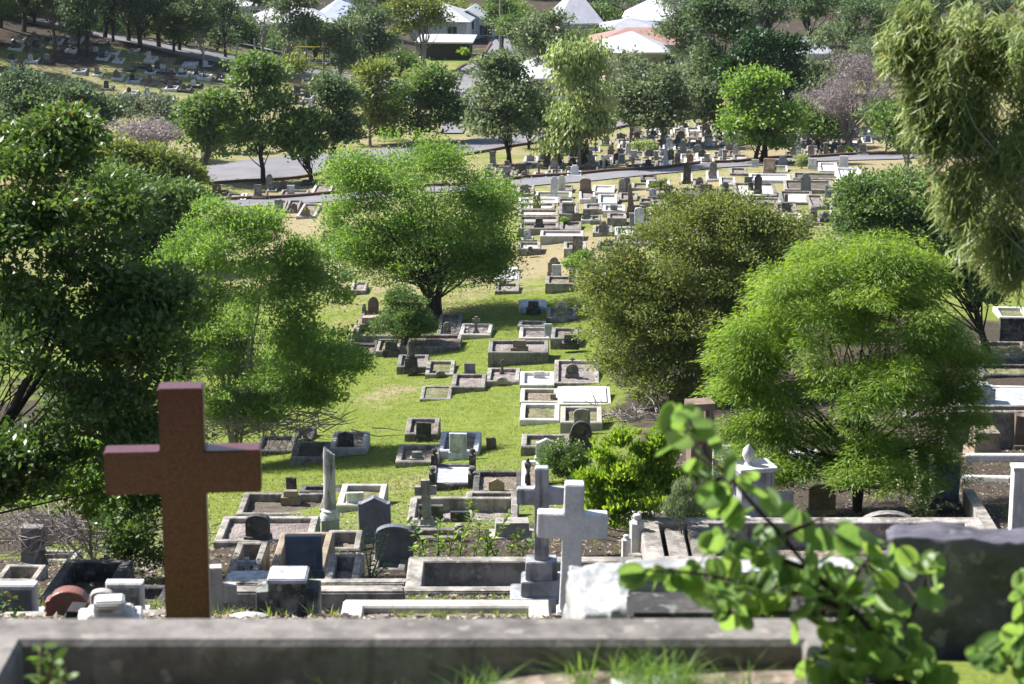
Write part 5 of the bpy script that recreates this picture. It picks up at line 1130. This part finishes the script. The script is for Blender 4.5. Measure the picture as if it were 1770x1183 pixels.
# far wood: shared crowns, behind the houses and beyond the frame on the left (they shade the hillside)
def wood():
    protos = []
    for s_ in range(3):
        root = empty('tree', (0, 0, 0), 0); B = [(np.array([0, 0, 8.]), (3.6, 3.6, 3.6))]
        for j in range(7): an = j*.9+s_; B.append((np.array([math.cos(an)*2.6, math.sin(an)*2.6, 6.5+random.uniform(0, 4.5)]), (2.0, 2.0, 1.7)))
        _, PC, PR = make_foliage('crown', B, 9000, 1.2, .5, .26, M[('L_far', 'L_gum', 'L_deep')[s_]], root)
        tubes_tree((0, 0, 0), [p for p in PC], .32, M['darkbark'], root, nlim=18); protos.append(root)
    spots = []
    rn = random.Random(5)
    for row, (Y, sc) in enumerate(((318, 1.1), (335, 1.3), (352, 1.5))):
        x = -86
        while x < 92: spots.append((x+rn.uniform(-2, 2), Y+rn.uniform(-4, 4), sc*rn.uniform(.85, 1.2), row)); x += rn.uniform(6.5, 9)
    for x, y, s_ in ((-62, 232, 1.5), (-56, 244, 1.4), (-50, 252, 1.2), (-70, 222, 1.5), (-66, 206, 1.3), (-60, 196, 1.1), (-43, 258, 1.1), (-37, 262, 1.0), (-75, 240, 1.5), (-54, 228, 1.1), (-30, 268, 1.0)): spots.append((x, y, s_, 3))
    used = set(); cnt = {}
    names = ['in the front rank of the far wood', 'in the middle rank of the far wood', 'in the rear rank of the far wood', 'of the trees shading the hillside']
    for i, (x, y, s_, row) in enumerate(spots):
        p = protos[i % 3]
        if i % 3 not in used: r_ = p; used.add(i % 3)
        else:
            r_ = p.copy(); COL.objects.link(r_)
            for ch in list(p.children): c = ch.copy(); COL.objects.link(c); c.parent = r_
        r_.location = (x, y, down(x, y)-.3); r_.rotation_euler = (0, 0, rn.uniform(0, 6.28)); r_.scale = (s_, s_, s_*rn.uniform(.9, 1.2))
        cnt[row] = cnt.get(row, 0)+1
        tag(r_, f"{('grey-green', 'pale green', 'dark green')[i % 3]} tree, {ORD[min(cnt[row]-1, 29)]} from left {names[row]}", 'tree', 'trees of the far wood')
wood()

# ------------------------------------------------------------------ houses, fences
M['weather'] = plain('white_weatherboard', (.72, .74, .74), .7, 3, .12); M['cream'] = plain('cream_wall', (.70, .74, .62), .7, 3, .12)
def tin(name, col):
    m, nt = new_mat(name); tc = N(nt, 'ShaderNodeTexCoord').outputs['Object']; w = N(nt, 'ShaderNodeTexWave'); w.inputs['Scale'].default_value = 3.2; nt.links.new(tc, w.inputs['Vector'])
    n = noise(nt, tc, .8, 5, .7); c = mix(nt, ramp(nt, n, [(.35, 0), (.7, 1)]), col, tuple(q*.72 for q in col)); finish(nt, c, .45, w.outputs['Fac'], .5, .04, .5); return m
M['tinwhite'] = tin('white_painted_iron', (.60, .60, .62)); M['tingrey'] = tin('grey_iron', (.42, .42, .48)); M['tinblue'] = tin('blue_grey_iron', (.38, .44, .60)); M['tile'] = tin('red_tiles', (.40, .22, .17))
M['glass'] = plain('window_glass', (.05, .07, .09), .1, 1, .2, .02, .8); M['shade'] = plain('carport_shade_and_mesh', (.05, .045, .04), .9)  # near-black: gate mesh, and painted shade inside the carport and verandah
M['bluewall'] = plain('blue_grey_wall', (.45, .52, .60), .8, 2, .15); M['stonewall'] = plain('beige_wall', (.42, .36, .31), .9, 3, .2)
M['yellow'] = plain('yellow_pipe', (.55, .42, .05), .6); M['galv'] = plain('galvanised_pipe', (.40, .45, .43), .5, 5, .15); M['redp'] = plain('red_paint', (.45, .04, .03), .6)
def house(cx, base, D, w, dpt, h, rh, wall, roof, label, kind='hip', rz=0, wins=((-.25, .5), (.25, .5)), verandah=None, over=.5):
    p = at(cx, base); q_ = depth(p)/D; w, dpt, h, rh, over = w*q_, dpt*q_, h*q_, rh*q_, over*q_; root = empty('house', p, R(rz), label, 'house')
    a = MB(); a.box(-w/2, w/2, 0, dpt, -4, h); a.build('wall', M[wall], root)
    r_ = MB(); W, y0, y1 = w/2+over, -over, dpt+over
    if kind == 'hip':
        k = min(W, (y1-y0)/2)*.95; x_ = max(.05, W-k); ym = (y0+y1)/2
        r_.add([(-W, y0, h), (W, y0, h), (W, y1, h), (-W, y1, h), (-x_, ym, h+rh), (x_, ym, h+rh), (-W, y0, h-.12), (W, y0, h-.12), (W, y1, h-.12), (-W, y1, h-.12)],
               [(0, 1, 5, 4), (1, 2, 5), (2, 3, 4, 5), (3, 0, 4), (6, 7, 1, 0), (7, 8, 2, 1), (8, 9, 3, 2), (9, 6, 0, 3), (9, 8, 7, 6)])
    else:      # gable facing the viewer
        g_ = MB(); g_.extrude([(-w/2, 0), (w/2, 0), (0, rh*w/(2*W))], .0, .15, 0, h); g_.build('gable', M[wall], root)
        for s_ in (-1, 1): r_.add([(s_*W, y0, h-.1), (0, y0, h+rh), (0, y1, h+rh), (s_*W, y1, h-.1), (s_*W, y0, h-.25), (0, y0, h+rh-.15), (0, y1, h+rh-.15), (s_*W, y1, h-.25)], [(0, 1, 2, 3), (7, 6, 5, 4), (0, 4, 5, 1), (3, 2, 6, 7), (0, 3, 7, 4)])
    r_.build('roof', M[roof], root)
    gt = MB(); gt.box(-W, W, y0-.12, y0-.003, h-.14, h+.02); gt.build('gutter', M['tinwhite'], root)
    for fx, fz in wins:
        b = MB(); X = fx*w; Z = h*fz; b.box(X-.62, X+.62, -.07, .0, Z-.72, Z+.72); f_ = b.build('window', M['weather'], root)
        c = MB(); c.box(X-.5, X-.03, -.09, -.05, Z-.6, Z+.6); c.box(X+.03, X+.5, -.09, -.05, Z-.6, Z+.6); c.build('pane', M['glass'], f_)
    if verandah:
        v = MB(); v.add([(-w/2, -2.6, h*.78), (w/2, -2.6, h*.78), (w/2, 0.02, h*.98), (-w/2, 0.02, h*.98), (-w/2, -2.6, h*.75), (w/2, -2.6, h*.75), (w/2, .02, h*.95), (-w/2, .02, h*.95)], [(0, 1, 2, 3), (7, 6, 5, 4), (0, 4, 5, 1), (1, 5, 6, 2), (3, 2, 6, 7), (0, 3, 7, 4)]); v.build('verandah_roof', M[verandah], root)
        for i in range(5): q = MB(); X = -w/2+.1+i*(w-.2)/4; q.box(X-.06, X+.06, -2.5, -2.38, -3, h*.77); q.build('post', M['weather'], root)
        d_ = MB(); d_.box(-w/2+.15, w/2-.15, -.1, -.02, .0, h*.8); d_.build('opening', M['shade'], root)
    return root
house(512, 79, 262, 7, 8, 2.5, 1.9, 'cream', 'tinwhite', 'cream cottage behind the rail fence at the top left', 'hip', 10, ((-.18, .55), (.2, .55)))
house(592, 66, 285, 5, 8, 2.0, 2.4, 'bluewall', 'tinblue', 'blue-grey roofed house left of the dense gum', 'hip', 5)
house(425, 46, 280, 4.5, 7, 2.4, .8, 'bluewall', 'tinwhite', 'small white-roofed house at the top left, behind a dark trunk', 'hip', 0)
house(768, 103, 258, 5.2, 6, 1.9, .45, 'shade', 'tinwhite', 'long dark open carport with pale flat roof at the street corner', 'hip', -3, ())  # solid dark walls paint the shade under the carport roof
house(757, 74, 272, 6.5, 8, 2.4, 1.6, 'weather', 'tinwhite', 'white weatherboard house behind the carport', 'hip', -6)
house(808, 68, 276, 2.6, 6, 2.5, .9, 'bluewall', 'tinwhite', 'narrow pale blue gabled house front beside the street', 'gable', -8, ((.1, .7),))
house(835, 66, 283, 2.8, 5, 1.7, .5, 'bluewall', 'tinwhite', 'pale blue annexe with lean-to roof beside the street', 'hip', -10, ((-.2, .6), (.2, .6)))
house(975, 181, 212, 5.4, 8, 2.4, 1.9, 'weather', 'tinwhite', 'white-roofed house with red flowers at its window, behind the tall gum', 'hip', 8, ((-.32, .55), (.2, .55)))
house(1098, 140, 226, 5.6, 7, 2.7, 1.5, 'stonewall', 'tinwhite', 'beige-walled house with pale hip roof right of the tall gum', 'hip', 4, ((.1, .5),))
house(1110, 127, 248, 9.5, 7, 3, 1.3, 'weather', 'tile', 'red-tiled house behind the beige-walled one', 'hip', 0)
house(1128, 80, 272, 6.4, 9, 2.9, 2.1, 'stonewall', 'tinwhite', 'big house with white pyramid roof at the top centre', 'hip', -6)
house(1090, 94, 264, 5.6, 6, 2.7, .9, 'weather', 'tingrey', 'low grey-roofed wing beside the white pyramid roof', 'hip', 0)
house(1003, 84, 285, 4.6, 9, 3.0, 3.6, 'stonewall', 'tingrey', 'steep grey-roofed house at the top centre', 'hip', 6)
house(1160, 55, 298, 8, 8, 5.5, 2.0, 'bluewall', 'tingrey', 'tall blue-grey house behind the white pyramid roof', 'hip', 0, ((-.3, .75), (.1, .75), (.35, .75)))
house(1395, 170, 235, 4, 6, 4.4, 1.2, 'bluewall', 'tingrey', 'narrow pale blue house glimpsed between cypress and gum', 'hip', 0, ())
fq = on_plane(562, 428, at(560, 444)[2]+.15); rf_ = empty('flower_bunch', fq, 0, 'small bunch of red flowers on the white grave left of the round tree', 'flowers')
leaf_object('blossoms', RNG.normal(size=(60, 3))*np.array([.12, .08, .07]), rdir(60), rdir(60), .09, .08, RNG.random(60), M['redp'], rf_)
fl = at_d(957, 163, depth(at(975, 181))-1.0); ro = empty('window_box', fl, 0, 'red flowers in a box under the window of the white-roofed house', 'flowers'); a = MB(); a.box(-.6, .6, -.2, .05, -.35, -.12); a.build('box', M['weather'], ro)
leaf_object('blossoms', RNG.normal(size=(160, 3))*np.array([.42, .1, .14]), rdir(160), rdir(160), .16, .14, RNG.random(160), M['redp'], ro)
def rail_fence():
    pts = [(383, 72), (410, 78), (440, 84), (470, 91), (500, 97), (530, 103)]; P = [at(x, y+13) for x, y in pts]
    root = empty('rail_fence', P[0], 0, 'pale pipe rail fence along the top of the verge, left', 'fence')
    for i, p in enumerate(P):
        z = down(p[0], p[1]); a = MB(); q = p-P[0]; a.box(q[0]-.07, q[0]+.07, q[1]-.07, q[1]+.07, -1.6, 1.0); a.build('post', M['galv'], root)
    for h in (.9, .35):
        a = MB(); a.tube([p-P[0]+np.array([0, 0, h]) for p in P], [.05]*len(P), 6); a.build('rail', M['galv'], root)
rail_fence()
def wire_gate():
    p = at(535, 118); root = empty('wire_gate', p, R(-4), 'dark mesh gate with yellow top rail beside the road', 'gate'); w = 1.9
    a = MB(); a.tube([(-w, 0, 1.9), (w, 0, 1.9)], [.06, .06]); a.build('top_rail', M['yellow'], root)
    b = MB(); b.tube([(-w, 0, .5), (w, 0, .5)], [.05, .05]); b.tube([(-w, 0, -.3), (-w, 0, 1.95)], [.06, .06]); b.tube([(w, 0, -.3), (w, 0, 1.95)], [.06, .06]); b.build('frame', M['galv'], root)
    c = MB()
    for i in range(24): x = -w+i*2*w/23; c.box(x-.02, x+.02, -.01, .01, -.2, 1.88)
    for i in range(12): z = -.1+i*.17; c.box(-w, w, .012, .02, z-.012, z+.012)
    c.build('mesh_panel', M['shade'], root)
wire_gate()
def pole(px, py, D, h, label, arm=True):
    p = at(px, py); root = empty('power_pole', p, 0, label, 'pole'); a = MB(); a.tube([(0, 0, -.5), (0, 0, h)], [.15, .1], 8); a.build('pole', M['gumbark'], root)
    if arm: b = MB(); b.box(-1.1, 1.1, -.06, .06, h-.7, h-.55); b.build('crossarm', M['gumbark'], root)
pole(865, 95, 258, 9, 'timber power pole at the street corner'); pole(592, 60, 280, 8, 'timber power pole before the blue-grey roof'); pole(560, 118, 248, 3, 'short grey post beside the wire gate', False)

# ------------------------------------------------------------------ the nearest things
def rough(name, dims, loc, mat, label, cat, rz=0, amp=.02, cuts=14, seed=1, arch=0):
    bm = bmesh.new(); bmesh.ops.create_cube(bm, size=1); bmesh.ops.scale(bm, vec=dims, verts=bm.verts)
    bmesh.ops.subdivide_edges(bm, edges=bm.edges, cuts=cuts, use_grid_fill=True)
    from mathutils import noise as mn, Vector
    for v in bm.verts:
        c = v.co.copy(); nz = mn.noise_vector(c*5+Vector((seed, 0, 0)))*amp+mn.noise_vector(c*16+Vector((seed, 3, 0)))*amp*.45+mn.noise_vector(c*45+Vector((seed, 3, 0)))*amp*.2
        e = sum(abs(abs(c[k])-dims[k]/2) < 1e-4 for k in range(3))
        v.co = c*(1-(e-1)*.012 if e > 1 else 1)+nz
        if arch: v.co.z -= arch*(c.x/dims[0]*2)**2*.5
    me = bpy.data.meshes.new(name); bm.to_mesh(me); bm.free(); me.materials.append(mat); me.shade_smooth(); o = link(bpy.data.objects.new(name, me)); o.location = loc; o.rotation_euler = (0, 0, rz); return tag(o, label, cat)
M['rockdark'] = stone('rough_dark_granite', (.105, .10, .125), (.03, .03, .037), .5, .2, .02, lichen=(.19, .185, .215))
M['rocklight'] = stone('rough_white_marble', (.42, .42, .42), (.12, .12, .13), .5, .25, .05)
D_ = 9.6; s_ = D_/F
p = at_d(1545, 940, D_); rough('rough_headstone', (1.05, .20, 1.0), p+np.array([.525, .12, -.50]), M['rockdark'], 'big dark rock-faced headstone in the bottom right corner', 'headstone', R(-3), .028, 34, 2)
zr = at_d(1040, 975, 11.6)[2]; pb = on_plane(995, 975, zr); pf = on_plane(995, 1066, zr-.02); lr_ = pb[1]-pf[1]
rough('rough_kerb_stone', (.26, lr_, .5), np.array([pf[0]+.13, (pb[1]+pf[1])/2, zr-.25]), M['rocklight'], 'white rough-hewn side stone right of the pale marble cross', 'kerb stone', R(3), .034, 26, 5)
rough('rough_kerb_stone', (1.36, .16, .30), pb+np.array([.26+.66, .0, -.15]), M['rocklight'], 'long rough-hewn stone kerb behind the leafy branch', 'kerb stone', 0, .026, 30, 9)
wall_run(1088, 1062, 1545, 1062, 10.6, 10.6, 6, 'dark', 'dark base stone under the long rough kerb', .3)
# front kerb surround
def front_grave():
    zt = -2.804; x0, x1 = -1.57-.21, .93+.21; y1 = 7.50; l = 3.4
    root = empty('grave', (x0, y1-l, zt), 0, 'wide concrete kerbed grave across the bottom of the view', 'grave')
    mb = MB(); w = x1-x0; n = 60
    mb.ring(w, l, [(-.01, -.9), (-.005, -.03), (.012, 0), (.195, 0), (.21, -.02), (.21, -.6)]); mb.build('kerb_surround', M['frontkerb'], root, False)
    f = MB(); nx, ny = 40, 30
    from mathutils import noise as mn, Vector
    for j in range(ny+1):
        for i in range(nx+1):
            x = .2+(w-.4)*i/nx; y = .2+(l-.4)*j/ny; X = x0+x
            z = -.20+.10*float(sst(-.7, .35, X))+.03*mn.noise(Vector((x*3, y*3, 0)))
            f.v.append((x, y, z))
    f.f = [(j*(nx+1)+i, j*(nx+1)+i+1, (j+1)*(nx+1)+i+1, (j+1)*(nx+1)+i) for j in range(ny) for i in range(nx)]
    f.build('grave_bed', M['litter'], root, True)
    return root, x0, y1-l, zt, w, l
M['frontkerb'] = stone('mossy_front_concrete', (.22, .20, .185), (.045, .041, .038), .5, .4, .02, lichen=(.29, .27, .24))
fg = front_grave()
rough('stone', (.22, .10, .07), (.42, 7.10, -2.905), M['rocklight'], 'pale broken stone lying in the grass of the front grave', 'stone', .2, .018, 10, 3)
rough('stone', (.09, .07, .05), (.62, 7.02, -2.91), M['rocklight'], 'smaller pale stone beside the broken one in the front grave', 'stone', .5, .012, 8, 6)
def tufts(name, label, pts, hmin, hmax, blades, leaf, wd=.006, lean=.5, kind='stuff', segs=4):
    V = []; Fc = []; tint = []
    for (x, y, z) in pts:
        tt = random.random()
        for b in range(blades):
            an = random.uniform(0, 6.283); h = random.uniform(hmin, hmax); ln = random.uniform(.1, lean)*h; bx, by = x+random.gauss(0, .03)*h*4, y+random.gauss(0, .03)*h*4
            dx, dy = math.cos(an), math.sin(an); px_, py_ = -dy*wd/2, dx*wd/2; n0 = len(V)
            for k in range(segs+1):
                t = k/segs; q = ln*t*t*1.6; zz = z+h*(t-.28*t*t*ln/h*1.5); ww = (1-t*.92)
                V.append((bx+dx*q+px_*ww, by+dy*q+py_*ww, zz)); V.append((bx+dx*q-px_*ww, by+dy*q-py_*ww, zz))
            for k in range(segs): Fc.append((n0+2*k, n0+2*k+1, n0+2*k+3, n0+2*k+2)); tint.append(.5*tt+.5*random.random())
    me = bpy.data.meshes.new(name); me.from_pydata(V, [], Fc); a = me.attributes.new('tint', 'FLOAT', 'FACE'); a.data.foreach_set('value', tint); me.materials.append(M['L_'+leaf])
    o = link(bpy.data.objects.new(name, me)); return tag(o, label, 'grass' , kind=kind)
pts = []
for i in range(330):
    X = random.uniform(-.15, .9); Y = random.uniform(6.5, 7.27)
    if math.sin(X*9+Y*5)+math.sin(X*23-Y*11)*.8+random.gauss(0, .5) < .1: continue
    if random.random() < float(sst(-.4, .5, X))+.12: pts.append((X, Y, -2.804-.21+.10*float(sst(-.7, .35, X))))
for i in range(60): pts.append((random.uniform(-.75, .2), random.uniform(6.8, 7.2), -3.02))
tufts('grass', 'green grass and weeds growing inside the front grave', pts, .05, .16, 13, 'fresh', .0085, 1.0)
sprays('pale fern-like weed in the dark corner of the front grave', [[(72, 1205), (72, 1150), (70, 1115)], [(72, 1205), (88, 1160), (92, 1140)], [(72, 1205), (110, 1180), (112, 1155)]], 7.0, 'fresh', .05, 70, name='weed')
# bright grass strip on the plot left of the white cross, short grass on the aisle
pts = []; a0 = at_d(625, 1060, 20.6)
for i in range(500): pts.append((random.uniform(at_d(680, 1066, 20.6)[0], at_d(948, 1066, 20.6)[0]), a_y, 0) if False else (random.uniform(-1.0, .30), 19.2+random.uniform(.3, 2.0), 0))
zz = at_d(575, 1140, 19.2)[2]; a_ = at_d(575, 1140, 19.2); l_ = on_plane(765, 1036, zz)[1]-a_[1]
pts = [(random.uniform(-1.0, .28), random.uniform(a_[1]+.2, a_[1]+l_-.22), zz-.07) for i in range(700)]
tufts('grass', 'short bright grass on the pale kerbed plot', pts, .04, .08, 14, 'grassy', .007, .8, segs=2)
def lawn():
    V = []; n = 0; pts = []
    for i in range(26000):
        y = random.uniform(56, 104); x = random.uniform(-15, 3.5); pts.append((x, y))
    for i in range(7000): pts.append((random.uniform(-20, 26), random.uniform(104, 150)))
    A = np.array(pts); Z = terr(A[:, 0], A[:, 1]); n = len(A); C = np.stack([A[:, 0], A[:, 1], Z+.02], 1)
    idx = np.repeat(np.arange(n), 5); C = C[idx]+RNG.normal(size=(n*5, 3))*np.array([.05, .05, 0]); dirs = np.stack([RNG.normal(size=n*5)*.6, RNG.normal(size=n*5)*.6, np.ones(n*5)], 1)
    o = leaf_object('lawn_grass', C, dirs, rdir(n*5), .055+.05*RNG.random(n*5), .014, RNG.random(n*5), M['L_grassy']); tag(o, 'short uneven grass over the open slope between the graves', 'grass', kind='stuff')
lawn()
pts = []
for i in range(3200):
    y = random.uniform(18, 58); x = random.uniform(-.24, .24)*y
    if math.sin(x*1.7+y*.6)+math.sin(y*1.3-x*.8)+random.gauss(0, .6) > .6: pts.append((x, y, down(x, y)))
tufts('weeds', 'ragged weeds and dry grass between the nearer graves', pts, .04, .15, 9, 'grassy', .012, .9, segs=2)
n = 26000; Y_ = 14+RNG.random(n)**.8*50; X_ = (RNG.random(n)*.5-.25)*Y_; Z_ = terr(X_, Y_)+.015
o = leaf_object('leaf_litter', np.stack([X_, Y_, Z_], 1), np.stack([RNG.normal(size=n), RNG.normal(size=n), RNG.normal(size=n)*.3], 1), RNG.normal(size=(n, 3))*.5+np.array([0, 0, 1]), .07+.06*RNG.random(n), .035, RNG.random(n), M['L_litter']); tag(o, 'fallen brown leaves over the soil between the nearer graves', 'leaf litter', kind='stuff')
# white-blue ground litter of fallen leaves under the near graves
# ------------------------------------------------------------------ the round-leaved branch
def leafy_branch(name, label, stems, spots, D, sz, seed):
    rn = random.Random(seed); b = at_d(*stems[0][0], D); root = empty(name, b, 0, label, 'shrub'); mb = MB()
    SP = []
    for st in stems:
        k = rn.uniform(-.12, .12); P = [at_d(x, y, D+k*i/len(st))-b for i, (x, y) in enumerate(st)]
        mb.tube(P, [.010-.007*i/(len(P)-1) for i in range(len(P))], 6); SP += [(P[i]*(1-t)+P[i+1]*t) for i in range(len(P)-1) for t in (0, .25, .5, .75)]
    V = []; Fc = []; tint = []
    for (x, y) in spots:
        c = at_d(x, y, D+rn.uniform(-.30, .28))-b; s0 = min(SP, key=lambda q: np.linalg.norm(q-c)); s0 = s0.copy()
        A = c-s0; A[1] *= .5; A = A+np.array([rn.uniform(-.02, .02), rn.uniform(-.02, .02), rn.uniform(-.01, .02)])
        A = unit(A) if np.linalg.norm(A) > 1e-3 else np.array([0, 0, 1.]); r_ = sz*rn.uniform(.62, 1.22)
        Nn = unit(np.array([rn.gauss(-.15, .38), rn.gauss(-1.0, .3), rn.gauss(.35, .38)])); B = unit(np.cross(A, Nn)); Nn = np.cross(B, A)
        mb.tube([s0, c-A*r_*.9], [.003, .002], 4)
        fold = rn.uniform(.05, .4); n0 = len(V); tt = rn.random(); m = 9
        # midrib of the leaf, two folded half-discs
        rib = [c+A*r_*(-.95+1.8*k/4) for k in range(5)]; V += [tuple(q) for q in rib]
        for sd in (-1, 1):
            h0 = len(V)
            for k in range(m):
                an = math.pi*(k+.5)/m; a_ = -math.cos(an)*r_*1.03; w_ = math.sin(an)**.8*r_*.86
                V.append(tuple(c+A*a_+B*sd*w_*math.cos(fold)+Nn*(w_*math.sin(fold)-.25*w_*w_/r_)))
            seq = list(range(h0, h0+m)); rb = [n0+i for i in range(5)]
            # triangulate between rib and rim
            i = j = 0
            while i < 4 or j < m-1:
                if j < m-1 and (i >= 4 or (j+1)/(m-1) <= (i+1)/4+1e-6): f_ = (rb[i], seq[j], seq[j+1]); j += 1
                else: f_ = (rb[i], seq[j], rb[i+1]); i += 1
                Fc.append(f_); tint.append(tt)
    mb.build('stem', M['darkbark'], root, True)
    me = bpy.data.meshes.new('foliage'); me.from_pydata(V, [], Fc); a = me.attributes.new('tint', 'FLOAT', 'FACE'); a.data.foreach_set('value', tint); me.materials.append(M['L_round']); me.shade_smooth()
    link(bpy.data.objects.new('foliage', me), root); return root
c6 = lambda L_: [(1050+x/2.458, 780+y/2.458) for x, y in L_]
c7 = lambda L_: [(1000+x/3.943, 690+y/3.943) for x, y in L_]
SPOT = c6([(620, 165), (690, 215), (770, 260), (830, 320), (545, 290), (480, 225), (455, 385), (520, 380), (610, 405), (640, 340), (700, 370), (710, 450), (645, 460), (780, 480), (920, 375), (860, 425), (1020, 375), (1120, 385), (1130, 420), (1155, 465), (1010, 420), (940, 440),
 (930, 480), (1185, 550), (1280, 480), (1385, 480), (1350, 515), (1385, 560), (1370, 635), (1040, 590), (1100, 560), (870, 640), (800, 560), (770, 600), (740, 590), (680, 570), (710, 660), (630, 640), (580, 580), (520, 500), (430, 560), (360, 560), (300, 545), (250, 535), (190, 520),
 (100, 520), (450, 650), (490, 690), (540, 720), (580, 700), (800, 750), (900, 700), (960, 740), (1010, 800), (960, 820), (890, 880), (1000, 900), (1080, 870), (1110, 880), (1170, 860), (1150, 800), (1230, 820), (1280, 860), (1240, 920), (970, 950), (1150, 970), (1370, 960),
 (1060, 980), (1200, 980), (1290, 790), (1250, 740), (1220, 690), (1190, 640), (1140, 620), (1090, 640), (1060, 680), (1120, 700), (1000, 660), (960, 620), (1010, 720), (1080, 740), (1170, 740), (900, 560), (850, 600), (830, 530), (760, 530), (960, 560), (1010, 520), (1080, 480), (880, 500),
 (550, 540), (480, 540), (620, 540), (660, 600), (560, 620), (500, 610), (1120, 930), (1200, 900), (900, 960), (950, 880), (1050, 930), (1300, 930), (1330, 900), (1180, 800), (1100, 800), (1060, 770), (920, 760), (870, 720), (800, 650), (950, 660)])
SPOT += c7([(560, 190), (640, 140), (700, 110), (770, 100), (830, 200), (930, 300), (680, 290), (720, 220), (830, 385), (780, 450), (760, 510), (1040, 450), (1140, 540), (920, 575), (950, 625), (900, 660), (950, 700), (1040, 770), (1090, 800), (930, 980), (1030, 980), (620, 310), (830, 480)])
stems_ = [[(1600, 1230), (1540, 1130), (1480, 1060), (1400, 985), (1350, 925), (1300, 870), (1262, 825), (1225, 790), (1200, 745), (1190, 720)],
          [(1480, 1060), (1400, 1030), (1300, 1010), (1200, 990), (1100, 985)], [(1400, 985), (1330, 960), (1260, 930), (1230, 945)], [(1450, 1030), (1490, 980), (1520, 945), (1550, 930)], [(1540, 1130), (1580, 1050), (1600, 1000), (1615, 970)],
          [(1540, 1130), (1470, 1110), (1420, 1130), (1400, 1150)], [(1480, 1060), (1380, 1060), (1300, 1060), (1250, 1060)], [(1225, 790), (1170, 750), (1150, 735)], [(1350, 925), (1400, 905), (1430, 890)], [(1570, 1180), (1520, 1180), (1450, 1180)], [(1262, 825), (1215, 835), (1200, 850)]]
leafy_branch('round_leaved_shrub', 'near blurred branch of round bright green leaves at the lower right', stems_, SPOT+[(x+random.uniform(-26, 26), y+random.uniform(-22, 22)) for x, y in SPOT if y > 930 and random.random() < .55], 7.4, .050, 4)
sp2 = c6([(1750, 540), (1750, 600), (1760, 690), (1700, 770), (1740, 800), (1560, 860), (1600, 890), (1650, 900), (1680, 880), (1640, 840), (1750, 930), (1760, 980), (1730, 850), (1790, 880), (1800, 760)])
leafy_branch('round_leaved_shrub', 'second sprig of round green leaves cut by the right edge', [[(1840, 1230), (1800, 1160), (1775, 1100), (1765, 1010)], [(1800, 1160), (1740, 1145), (1690, 1130)], [(1775, 1100), (1750, 1080)]], sp2, 7.2, .05, 8)

# ------------------------------------------------------------------ light and air
HAZE = .00006
AZ, EL = R(27), R(43)
sun_d = bpy.data.lights.new('sun', 'SUN'); sun = bpy.data.objects.new('sun', sun_d); COL.objects.link(sun)
sun_d.energy = 5.0; sun_d.angle = R(.6); sun_d.color = (1, .97, .93)
from mathutils import Vector
dv = Vector((-math.cos(EL)*math.cos(AZ), math.cos(EL)*math.sin(AZ), math.sin(EL)))
sun.rotation_euler = dv.to_track_quat('Z', 'Y').to_euler()
w = bpy.data.worlds.new('World'); S.world = w; w.use_nodes = True; nt = w.node_tree
sky = nt.nodes.new('ShaderNodeTexSky'); sky.sky_type = 'NISHITA'; sky.sun_disc = False; sky.sun_elevation = EL; sky.sun_rotation = math.atan2(dv.x, dv.y)
bg = nt.nodes['Background']; bg.inputs[1].default_value = .075; nt.links.new(sky.outputs[0], bg.inputs[0])
# unseen trees; all but the overhanging one are added to block sky light
def near_tree(label, foot, blobs, n, leaf):
    root = empty('tree', foot, 0, label, 'tree'); fo, PC, PR = make_foliage('crown', [(np.array(c), r_) for c, r_ in blobs], n, .6, .16, .08, M['L_'+leaf], root, 'round', .3, np.array(foot))
    tubes_tree(foot, PC, .16, M['darkbark'], root, nlim=30)
near_tree('tree overhanging the front kerb from beyond the left edge', (-9.4, 12.4, down(-9.4, 12.4)), [((-6.0, 11.3, 3.2), (.6, .8, .5)), ((-8.8, 12.2, 3.6), (1.2, 1.4, 1.0))], 2200, 'deep')
near_tree('unseen dark tree added behind the viewer on the left to block sky light', (-4.5, -5, down(-4.5, -5)), [((-4.5, -5, 2.5), (3.6, 2.4, 3.2)), ((-2, -5.5, 1), (2.4, 1.6, 2.2))], 26000, 'conifer')
near_tree('unseen broad tree added overhead and behind the viewer to block sky light', (2, -4, down(2, -4)), [((0, -1.5, 6), (7, 3.2, 1.8)), ((5, -3, 4.5), (3, 2.5, 1.8)), ((-6, -3, 4.5), (3, 2.5, 1.8)), ((3, 2.5, 5.5), (5, 2.5, 1.2)), ((-3, 2.5, 5.5), (4, 2.5, 1.2))], 60000, 'conifer')
near_tree('unseen dark tree added farther behind the viewer to block sky light', (9, -7, down(9, -7)), [((9, -7, 3), (4, 3, 4)), ((-10, -7, 3), (4, 3, 4)), ((0, -10, 5), (7, 3, 5))], 40000, 'conifer')
near_tree('unseen dark tree added behind the viewer on the right to block sky light', (3.6, -5, down(3.6, -5)), [((3.6, -5, 2.5), (3.8, 2.4, 3.2)), ((1, -5.8, 3), (2.8, 1.6, 3.0))], 26000, 'conifer')
hz = MB(); hz.box(-260, 260, -40, 470, -38, 45)
hm, hnt = new_mat('haze_air'); pv = N(hnt, 'ShaderNodeVolumePrincipled'); pv.inputs['Color'].default_value = (.80, .88, 1, 1); pv.inputs['Density'].default_value = HAZE; pv.inputs['Anisotropy'].default_value = .3
ho = N(hnt, 'ShaderNodeOutputMaterial'); hnt.links.new(pv.outputs[0], ho.inputs['Volume'])
if HAZE > 0: tag(hz.build('haze', hm), kind='stuff')
make_ground()
S.view_settings.view_transform = 'Standard'; S.view_settings.look = 'None'; S.view_settings.gamma = 1; S.view_settings.exposure = 1.18
S.cycles.max_bounces = 8; S.cycles.transparent_max_bounces = 8; S.cycles.diffuse_bounces = 5; S.cycles.sample_clamp_indirect = 6
